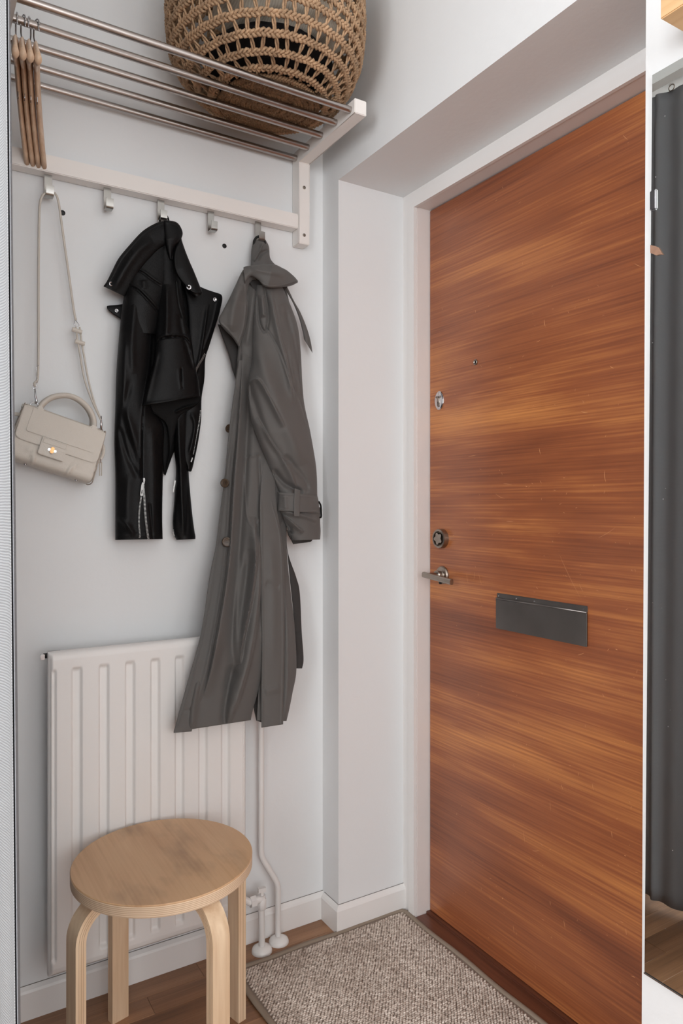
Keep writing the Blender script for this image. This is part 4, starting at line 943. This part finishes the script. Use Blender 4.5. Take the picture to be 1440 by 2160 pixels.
# main body
SH = [(0, .045), (.30, .052), (.55, .080), (.72, .108), (.80, .128), (1, .132)]
garment('coat_body', [(512, 640), (503, 720), (497, 800), (490, 850), (483, 907), (473, 1010), (465, 1070), (455, 1150), (442, 1215), (424, 1333), (398, 1430), (378, 1500), (366, 1544)],
        [(606, 640), (628, 720), (632, 800), (630, 860), (622, 960), (606, 1060), (592, 1120), (580, 1200), (568, 1300), (556, 1400), (546, 1450), (535, 1490), (530, 1512), (529, 1519)],
        SH, [(0, .020), (.4, .026), (1, .020)], tc_, 'coat',
        [([(512, 740), (506, 860), (493, 1028), (485, 1167), (470, 1280), (448, 1400), (430, 1470)], 13, .017, 'z'),
         ([(498, 900), (486, 1000), (474, 1140), (455, 1260), (430, 1380)], 8, -.004, 'r'),
         ([(518, 760), (520, 880), (514, 1000), (503, 1150), (494, 1280), (486, 1400)], 9, -.014, 'r'),
         ([(536, 1090), (540, 1170), (530, 1260), (512, 1350), (506, 1400)], 13, .017, 's'),
         ([(548, 1130), (546, 1250), (530, 1370), (506, 1460), (480, 1530)], 16, .018, 's'),
         ([(528, 1160), (512, 1290), (496, 1400), (478, 1460)], 10, -.012, 'r'),
         ([(420, 1430), (408, 1490), (404, 1540)], 9, .008, 'r'),
         ([(489, 1400), (474, 1500), (476, 1538)], 7, -.010, 'r'),
         ([(513, 960), (517, 1060), (524, 1100), (538, 1112), (546, 1098)], 2, .003, 'n'),
         ([(516, 966), (530, 962), (545, 958)], 2, .004, 'n'), ([(545, 960), (548, 1040), (547, 1100)], 3, -.004, 'r'),
         ([(481, 925), (470, 1040), (456, 1160), (436, 1290), (404, 1425), (374, 1530)], 1.3, .0014, 'n'),
         ([(500, 1180), (498, 1300), (500, 1420)], 7, .006, 'r')], 300, 120, back=.010)
# placket facing: the lighter strip that carries the buttons, and rolled edge
garment('button_strip', [(503, 760), (496, 810), (490, 850), (483, 907), (473, 1010), (465, 1070), (455, 1150), (442, 1215), (424, 1333), (398, 1430), (378, 1500), (366, 1546)],
        [(514, 760), (512, 830), (506, 900), (500, 960), (493, 1020), (487, 1120), (482, 1200), (470, 1280), (455, 1370), (436, 1450), (416, 1500), (404, 1543)],
        [(0, .064), (.3, .070), (.55, .098), (.72, .128), (.80, .146), (1, .150)], .004, tc_, 'coat',
        [([(500, 820), (478, 1000), (459, 1160), (438, 1290), (408, 1425), (377, 1530)], 1.3, .0014, 'n'), ([(500, 880), (488, 1000), (478, 1140), (462, 1270), (438, 1400), (414, 1490)], 5, .004, 'r'), ([(384, 1500), (400, 1496), (420, 1480)], 2.5, -.002, 'r')], 240, 40, back=.012)
# right front panel
garment('right_side', [(560, 935), (552, 1000), (550, 1120), (551, 1278), (548, 1400), (544, 1470), (541, 1520)], [(596, 935), (602, 1090), (606, 1180), (613, 1250), (621, 1320), (625, 1410), (617, 1460), (609, 1500), (604, 1521)],
        [(0, .058), (.45, .088), (.72, .124), (1, .132)], .009, tc_, 'coat', [([(598, 1200), (606, 1330), (606, 1440), (600, 1520)], 7, .008, 'r'), ([(556, 1100), (560, 1300), (552, 1500)], 6, -.006, 'r')], 180, 50)
garment('front_strip', [(562, 935), (554, 985), (548, 1050), (548, 1111), (549, 1190), (551, 1278), (552, 1370), (551, 1460), (551, 1535)], [(578, 935), (582, 1055), (590, 1110), (596, 1160), (599, 1220), (600, 1290), (600, 1380), (598, 1450), (597, 1528)],
        [(0, .074), (.25, .108), (.45, .122), (.70, .142), (1, .150)], .004, tc_, 'coat',
        [([(552.5, 1060), (553, 1200), (555, 1300), (555, 1400), (554.5, 1530)], 1.2, .0014, 'n'), ([(573, 1060), (590, 1130), (595, 1220), (596, 1300), (596, 1400), (593, 1525)], 1.2, .0014, 'n'), ([(570, 1140), (576, 1250), (574, 1400)], 10, .003, 'r'), ([(560, 1230), (590, 1240)], 7, -.003, 'r'), ([(558, 1460), (592, 1450)], 8, .003, 'r')], 200, 40, back=.008)
# dark gap of lining between the fronts
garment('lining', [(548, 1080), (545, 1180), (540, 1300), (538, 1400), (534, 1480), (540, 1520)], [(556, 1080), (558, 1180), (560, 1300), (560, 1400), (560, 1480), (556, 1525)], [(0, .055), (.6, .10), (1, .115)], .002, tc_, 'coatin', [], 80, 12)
# sleeve
garment('sleeve', [(541, 600), (536, 660), (534, 700), (532, 760), (524, 806), (527, 873), (545, 930), (564, 975), (580, 1015), (590, 1040)],
        [(596, 606), (615, 650), (628, 690), (634, 740), (640, 840), (654, 910), (665, 973), (668, 1005), (669, 1045)],
        [(0, .066), (.3, .076), (.7, .086), (1, .090)], [(0, .026), (.35, .048), (.7, .050), (1, .030)], tc_, 'coat',
        [([(562, 690), (590, 740), (612, 800), (634, 850), (646, 890)], 1.8, -.003, 'n'), ([(560, 694), (588, 744), (610, 804), (632, 856), (644, 894)], 2.0, .002, 'n'),
         ([(543, 620), (547, 680), (560, 700), (566, 660), (556, 600)], 3, -.006, 'r'), ([(552, 622), (556, 670)], 5, .008, 'r'),
         ([(570, 610), (588, 700), (604, 760), (622, 850)], 9, .013, 's'), ([(598, 640), (612, 700), (628, 780), (640, 850)], 8, -.010, 'r'),
         ([(538, 720), (560, 790), (590, 860), (620, 930), (640, 980)], 16, .010, 'r'), ([(520, 800), (536, 850), (560, 920), (600, 980)], 8, -.008, 'r'),
         ([(524, 806), (545, 800), (575, 850), (600, 900)], 8, .008, 's'), ([(542, 880), (570, 930), (610, 990), (625, 1030)], 9, .009, 's'), ([(600, 960), (640, 1010), (650, 1040)], 6, -.006, 'r'),
         ([(575, 990), (600, 1020), (640, 1040)], 6, -.010, 'r'), ([(612, 700), (616, 760), (632, 830)], 5, .006, 'r')], 240, 100, bback=.012)
garment('cuff', [(588, 1072), (597, 1092), (606, 1115), (617, 1140)], [(676, 1070), (675, 1100), (676, 1120), (675, 1138)], [(0, .088), (1, .084)], .030, tc_, 'coat', [([(590, 1082), (612, 1098), (640, 1122)], 6, .010, 's'), ([(598, 1098), (610, 1112), (614, 1128)], 4, -.010, 'r'), ([(592, 1078), (640, 1088), (670, 1100)], 5, .006, 'r')], 60, 60, bback=.010)
garment('cuff_inside', [(604, 1118), (608, 1130), (614, 1140), (618, 1148)], [(660, 1128), (659, 1134), (658, 1140), (655, 1143)], [(0, .085), (1, .08)], .008, tc_, 'coatin', [], 24, 24)
garment('sleeve_strap', [(586, 1038), (587, 1052), (586, 1065), (585, 1077)], [(669, 1045), (672, 1058), (673, 1070), (674, 1082)], [(0, .096), (1, .094)], .036, tc_, 'coat', [([(586, 1042), (630, 1046), (669, 1049)], 1.3, .0012, 'n'), ([(586, 1073), (630, 1079), (673, 1078)], 1.3, .0012, 'n'), ([(600, 1045), (603, 1075)], 5, .003, 'r')], 40, 60, back=.006)
garment('strap_loop', [(621, 1030), (620, 1050), (619, 1070), (620, 1089)], [(633, 1034), (633, 1050), (632, 1070), (632, 1089)], [(0, .134), (1, .132)], .002, tc_, 'coat', [], 30, 12, back=.005)
cord('buckle', [(672, 1058, .10), (676, 1066, .098), (677, 1078, .096), (677, 1090, .094), (673, 1092, .094)], 0.0024, tc_, 'lining', 8)
# collar over everything: left wing, front roll
garment('collar_wing', [(527, 562), (512, 570), (498, 598), (484, 628), (470, 655), (461, 676), (474, 696), (490, 712), (503, 732)], [(540, 590), (531, 592), (524, 602), (520, 625), (523, 645), (521, 670), (517, 695), (510, 715), (505, 731)],
        [(0, .075), (.4, .082), (1, .062)], .012, tc_, 'coat', [([(518, 600), (519, 640), (514, 690), (503, 724)], 2, .002, 'n'), ([(506, 600), (494, 650), (488, 700)], 10, .006, 'r'), ([(465, 682), (480, 696), (500, 720)], 2.5, .003, 'n')], 110, 50)
garment('collar_roll', [(513, 564), (522, 561), (545, 559), (565, 558), (580, 558), (595, 565), (606, 571), (620, 583), (628, 592)], [(517, 600), (524, 586), (532, 583), (546, 592), (556, 603), (572, 607), (592, 606), (613, 603), (628, 596)],
        [(0, .086), (.5, .112), (1, .086)], .012, tc_, 'coat', [([(536, 586), (548, 594), (558, 601), (574, 604), (594, 602), (612, 597), (624, 593)], 1.6, .002, 'n'), ([(530, 566), (560, 572), (600, 580)], 6, .004, 'r')], 120, 50)
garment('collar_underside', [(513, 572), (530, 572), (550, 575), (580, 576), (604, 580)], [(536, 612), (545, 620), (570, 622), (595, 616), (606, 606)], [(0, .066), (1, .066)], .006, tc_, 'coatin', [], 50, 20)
for px, py, d, r, tl in ((483, 904, .060, .011, 1.1), (474, 1019, .082, .0115, .75), (478.5, 1143, .107, .0125, .3)):
    cc = PW(px, py, d+0.0); ax = (Matrix.Rotation(-tl, 3, 'Z') @ X1, Z1, Matrix.Rotation(-tl, 3, 'Z') @ (-Y1)); bm = bmesh.new()
    lathe(bm, [(r, -.001), (r, .0015), (r*.88, .0032), (r*.75, .0026), (r*.45, .0018), (0, .0016)], cc, ax, 28); bt = obj('button', bm, 'button', tc_, smooth=True)
    for a, b in ((-1, -1), (1, -1), (-1, 1), (1, 1)):
        bm = bmesh.new(); lathe(bm, [(0.0011, .0015), (0.0011, .0026), (0, .0027)], cc+ax[0]*a*.0022+ax[1]*b*.0022, ax, 8); obj('thread_hole', bm, 'black', bt)

# ================================================================ HANDBAG
bagc = PW(118, 939, 0.055)
bag = thing('handbag', 'small cream leather handbag with arched handles and gold turn lock', 'handbag', tuple(bagc))
RB = Matrix.Translation(bagc) @ Matrix.Rotation(math.radians(-2), 4, 'Z') @ Matrix.Rotation(math.radians(17.5), 4, 'Y')
def B_(u, v, w_): return RB @ Vector((u, -w_, v))       # u along, v up, w out from the wall
# measured corners in the tilted frame
def rrect(bm, u0, u1, v0, v1, w0, w1, r, bev=0.002, taper=0.0, n=6):
    pts = []
    for cu, cv, a0 in ((u1-r, v1-r, 0), (u0+r, v1-r, 90), (u0+r, v0+r, 180), (u1-r, v0+r, 270)):
        for k in range(n+1):
            a = math.radians(a0+90*k/n); uu, vv = cu+r*math.cos(a), cv+r*math.sin(a)
            uu *= 1+taper*(v1-vv)/(v1-v0); pts.append((uu, vv))
    t = bmesh.new(); prism(t, [Vector((a, -w0, b)) for a, b in pts], (0, -(w1-w0), 0))
    es = [e_ for e_ in t.edges if abs(e_.verts[0].co.y+w1) < 1e-5 and abs(e_.verts[1].co.y+w1) < 1e-5]
    if bev: bmesh.ops.bevel(t, geom=es, offset=bev, segments=3, affect='EDGES')
    t.transform(RB); merge(bm, t)
hu, hv0, hv1 = 0.090, -0.062, 0.062
# body: side profile swept along the length (deeper at the bottom)
bm = bmesh.new(); prof2 = spline([(-0.024, 0.060), (-0.036, 0.0), (-0.042, -0.045), (-0.036, -0.060), (0, -0.0635), (0.036, -0.060), (0.042, -0.045), (0.037, 0.0), (0.026, 0.060), (0.0, 0.064), (-0.024, 0.060)], 48)[:-1]
nu = 90; rings = []
for i in range(nu):
    s = -1+2*i/(nu-1); u = s*hu; inset = 0.004*max(0, (abs(s)-0.94)/0.06)**2
    ring = []
    for w_, v in prof2:
        k = 1+0.05*(0.062-v)/0.124; dent = 0
        # pressed curved relief near the lower corners
        if w_ > 0.02:
            du = abs(u)-0.070; dv = v+0.058; rr_ = math.hypot(du*1.0, dv)
            dent = 0.0040*math.exp(-((rr_-0.034)/0.0032)**2)
        nrm = Vector((w_, v)); sc_ = 1-inset/0.04
        ring.append(bm.verts.new(B_(u*k, v*sc_, w_*sc_+dent)))
    rings.append(ring)
nn_ = len(prof2)
for a, b in zip(rings, rings[1:]):
    for k in range(nn_): bm.faces.new((a[k], a[(k+1) % nn_], b[(k+1) % nn_], b[k]))
bm.faces.new(rings[0]); bm.faces.new(rings[-1][::-1]); autosmooth(obj('bag_body', bm, 'bag', bag), 50)
def edge_loop(u): return [B_(u*(1+0.05*(0.062-v)/0.124), v, w_) for w_, v in prof2]
for s in (-1, 1):
    bm = bmesh.new(); tube(bm, edge_loop(s*hu*1.002), 0.0013, 6, closed=True); obj('edge_piping', bm, 'bagdark', bag, smooth=True)
# flap with raised inner panel
def tilted(w0, slope): return lambda bm: None
bm = bmesh.new()
def flap_pts(u0, u1, v0, v1, r):
    pts = []
    for cu, cv, a0, rr_ in ((u1-.003, v1-.003, 0, .003), (u0+.003, v1-.003, 90, .003), (u0+r, v0+r, 180, r), (u1-r, v0+r, 270, r)):
        for k in range(8):
            a = math.radians(a0+90*k/7); pts.append((cu+rr_*math.cos(a), cv+rr_*math.sin(a)))
    return pts
def wface(v): return np.interp(v, [-0.062, -0.045, 0.0, 0.060], [0.037, 0.042, 0.037, 0.026])
def panel(name, pts, lift, th, mat='bag', bev=0.0012, parent=bag, **kw):
    t = bmesh.new(); a = [t.verts.new((u, -(wface(v)+lift), v)) for u, v in pts]; f = t.faces.new(a)
    ex = bmesh.ops.extrude_face_region(t, geom=[f]); vs = [g_ for g_ in ex['geom'] if isinstance(g_, bmesh.types.BMVert)]
    for v in vs: v.co.y -= th
    es = [e_ for e_ in t.edges if e_.verts[0] in vs and e_.verts[1] in vs]
    bmesh.ops.bevel(t, geom=es, offset=bev, segments=2, affect='EDGES')
    t.transform(RB); return autosmooth(obj(name, t, mat, parent, **kw), 40)
panel('flap', flap_pts(-0.0905, 0.0905, -0.017, 0.060, 0.014), 0.0015, 0.0030)
panel('flap_panel', flap_pts(-0.073, 0.075, 0.004, 0.061, 0.006), 0.0042, 0.0016, bev=0.0014)
panel('lock_tab', flap_pts(-0.036, 0.020, -0.036, 0.004, 0.005), 0.0060, 0.0040)
panel('tab_band', flap_pts(-0.0335, 0.0175, -0.009, 0.003, 0.003), 0.0096, 0.0014, bev=.001)
def bx(name, u0, u1, v0, v1, w0, w1, mat, parent, bev=0.001):
    t = bmesh.new(); box(t, (u0, -w0, v0), (u1, -w1, v1), bev, 2); t.transform(RB); return autosmooth(obj(name, t, mat, parent))
wl = wface(-0.02)+0.0098
lk = bx('lock_plate', -0.0185, 0.0005, -0.0225, -0.0165, wl, wl+0.002, 'chrome', bag); bx('turn_lock', -0.0130, -0.0055, -0.0265, -0.0125, wl+0.002, wl+0.007, 'gold', lk, 0.0015)
# stitches
bm = bmesh.new()
def stitch(p0, p1, n, lift):
    for k in range(n):
        for_ = [p0[0]+(p1[0]-p0[0])*(k+q)/n for q in (0.15, 0.75)]; vv = [p0[1]+(p1[1]-p0[1])*(k+q)/n for q in (0.15, 0.75)]
        tube(bm, [B_(for_[q], vv[q], wface(vv[q])+lift) for q in (0, 1)], 0.00035, 4)
stitch((-0.087, 0.0575), (0.087, 0.0575), 58, 0.0047); stitch((-0.0325, 0.0018), (0.0165, 0.0018), 17, 0.0114); stitch((-0.0325, -0.0078), (-0.0325, 0.0018), 4, 0.0114); stitch((0.0165, -0.0078), (0.0165, 0.0018), 4, 0.0114)
stitch((0.0895, 0.05), (0.0925, -0.052), 36, 0.0005)
obj('stitching', bm, 'bagdark', bag, kind='stuff')
# handles
for w_, nm in ((0.016, 'front_handle'), (-0.016, 'rear_handle')):
    off_v = 0.0 if w_ > 0 else 0.004
    pth = [(-0.058, 0.045), (-0.060, 0.064), (-0.054, 0.084), (-0.038, 0.103), (-0.012, 0.115), (0.014, 0.114), (0.040, 0.101), (0.056, 0.082), (0.061, 0.064), (0.060, 0.045)]
    P = [B_(u+0.002, v+off_v, w_*(1 if v < .07 else .85)+(0.012 if w_ > 0 and v < 0.055 else 0)) for u, v in pth]
    bm = bmesh.new(); P = spline([tuple(p) for p in P], 60).tolist(); tube(bm, P, [0.0078]*60, 12, flat=0.75); obj('handle', bm, 'bag', bag, smooth=True)
    for s in (-1, 1):
        t = bmesh.new(); wb = w_+(0.012 if w_ > 0 else -0.004); box(t, (s*0.060-0.008+0.002, -wb-0.004, 0.040), (s*0.060+0.008+0.002, -wb+0.004, 0.068), 0.003, 2); t.transform(RB); autosmooth(obj('handle_base', t, 'bag', bag))
# rings, side tabs, zip pull, feet
def ring_at(name, c_, r, R_, parent=bag, mat='chrome', rot=0.0):
    t = bmesh.new(); tube(t, [Vector((R_*math.cos(a), 0, R_*math.sin(a))) for a in np.linspace(0, 2*PI, 25)[:-1]], r, 6, closed=True)
    t.transform(Matrix.Translation(c_) @ Matrix.Rotation(rot, 4, 'Z')); return obj(name, t, mat, parent, smooth=True)
ring_at('strap_ring', B_(-0.070, 0.068, 0.006), 0.0012, 0.0085); ring_at('strap_ring', B_(0.082, 0.062, 0.0), 0.0012, 0.0085, rot=.4)
bx('ring_tab', -0.094, -0.062, 0.054, 0.0665, -0.010, 0.012, 'bag', bag, 0.003); bx('ring_tab', 0.070, 0.092, 0.050, 0.062, -0.010, 0.012, 'bag', bag, 0.003)
P = [B_(0.088, 0.040, 0.0), B_(0.099, 0.030, 0.004), B_(0.103, 0.010, 0.006), B_(0.097, -0.008, 0.004), B_(0.093, -0.018, 0)]
bm = bmesh.new(); tube(bm, spline([tuple(p) for p in P], 24).tolist(), 0.004, 8, flat=0.35); obj('side_gusset_strap', bm, 'bag', bag, smooth=True)
P = [B_(-0.090, 0.040, 0.0), B_(-0.104, 0.034, 0.004), B_(-0.108, 0.012, 0.006), B_(-0.100, -0.006, 0.004)]
bm = bmesh.new(); tube(bm, spline([tuple(p) for p in P], 24).tolist(), 0.004, 8, flat=0.35); obj('side_gusset_strap', bm, 'bag', bag, smooth=True)
pz = B_(0.101, 0.002, 0.008); bm = bmesh.new(); tube(bm, [pz, pz+Vector((0.0005, 0, -0.010))], 0.0014, 8); obj('tassel_link', bm, 'chrome', bag)
for dx in (-0.0022, 0.0022):
    bm = bmesh.new(); tube(bm, [pz+Vector((dx, 0, -0.008)), pz+Vector((dx, 0, -0.040))], 0.0019, 6, flat=0.6); obj('zip_tassel', bm, 'bag', bag)
for u in (-0.05, 0.062):
    bm = bmesh.new(); lathe(bm, [(0.003, 0), (0.0034, 0.003), (0.002, 0.005), (0, 0.0052)], B_(u, -0.062, 0.018), (X1, Y1, -Z1), 12); obj('foot_stud', bm, 'chrome', bag, smooth=True)
# swivel clips and strap
rL, rR = B_(-0.070, 0.0765, 0.006), B_(0.082, 0.0705, 0.0)
bm = bmesh.new(); tube(bm, [rL+Vector((0, 0, -.004)), rL+Vector((0.0012, -.001, .004)), rL+Vector((-.0005, 0, .014)), rL+Vector((-.0012, 0, .030))], [.0028, .0030, .0022, .0014], 10); obj('swivel_clip', bm, 'chrome', bag, smooth=True)
ring_at('clip_eye', rL+Vector((-.0015, 0, .034)), 0.0011, 0.0042)
bm = bmesh.new(); tube(bm, [rR+Vector((0, 0, -.006)), rR+Vector((0, 0, .012)), rR+Vector((0, 0, .03))], [.0024, .0026, .0014], 10); obj('swivel_clip', bm, 'chrome', bag, smooth=True)
hk = Vector((HX[0], 1.757, 1.8965)); zL = rL+Vector((-.0015, -.001, .040)); zR = rR+Vector((0, 0, .02))
def sp(ls): return spline([tuple(p) for p in ls], 90).tolist()
pl = lambda px, py, d=.030: PW(px, py, d)
junc = pl(161, 688, .030)
SW = 0.0036
bm = bmesh.new()
tube(bm, sp([zL+Vector((0, 0, -.006)), zL+Vector((-.001, 0, .004)), pl(79.5, 795, .040), pl(81, 700, .034), pl(81, 600, .033), pl(82, 480, .036), pl(84, 430, .038), pl(91, 410, .040), hk+Vector((-.004, -.0, .0036)), hk+Vector((.004, 0, .0036)), pl(117, 408, .040), pl(124, 430, .038), pl(131, 480, .034), pl(143, 565, .032), pl(155, 650, .030), pl(160, 676, .030)]), SW, 8, flat=0.75, fixed_up=None)
st_ = obj('shoulder_strap', bm, 'bag', bag, smooth=True)
bm = bmesh.new(); tube(bm, sp([pl(81, 770, .046), pl(77, 775, .044), pl(76, 792, .044), pl(79, 800, .046)]), .0006, 6); obj('strap_buckle', bm, 'chrome', bag, smooth=True)
bm = bmesh.new(); tube(bm, [pl(157, 678, .034), pl(156, 684, .034), pl(162, 690, .034), pl(167, 686, .034), pl(160, 676, .034)], .0009, 6); obj('strap_buckle', bm, 'chrome', bag, smooth=True)
for a, b, c0 in ((160, 165, .034), (168, 172, .030)):
    bm = bmesh.new(); tube(bm, sp([pl(a, 690, c0), pl(a+3, 715, c0), pl(a+9, 750, c0), pl(a+18, 800, c0), pl(198-(165-a)*.4, 850, c0+.006), zR+Vector((0, 0, 0))]), .0032, 8, flat=.7); obj('adjuster_strap', bm, 'bag', bag, smooth=True)
for a, b in ((162, 697), (168, 722)):
    bm = bmesh.new(); c_ = pl(a, b, .034); tube(bm, [c_+Vector((-.011, -.002, .001)), c_+Vector((.011, -.002, -.003))], .0052, 10, flat=.8); obj('strap_keeper', bm, 'bag', bag, smooth=False)
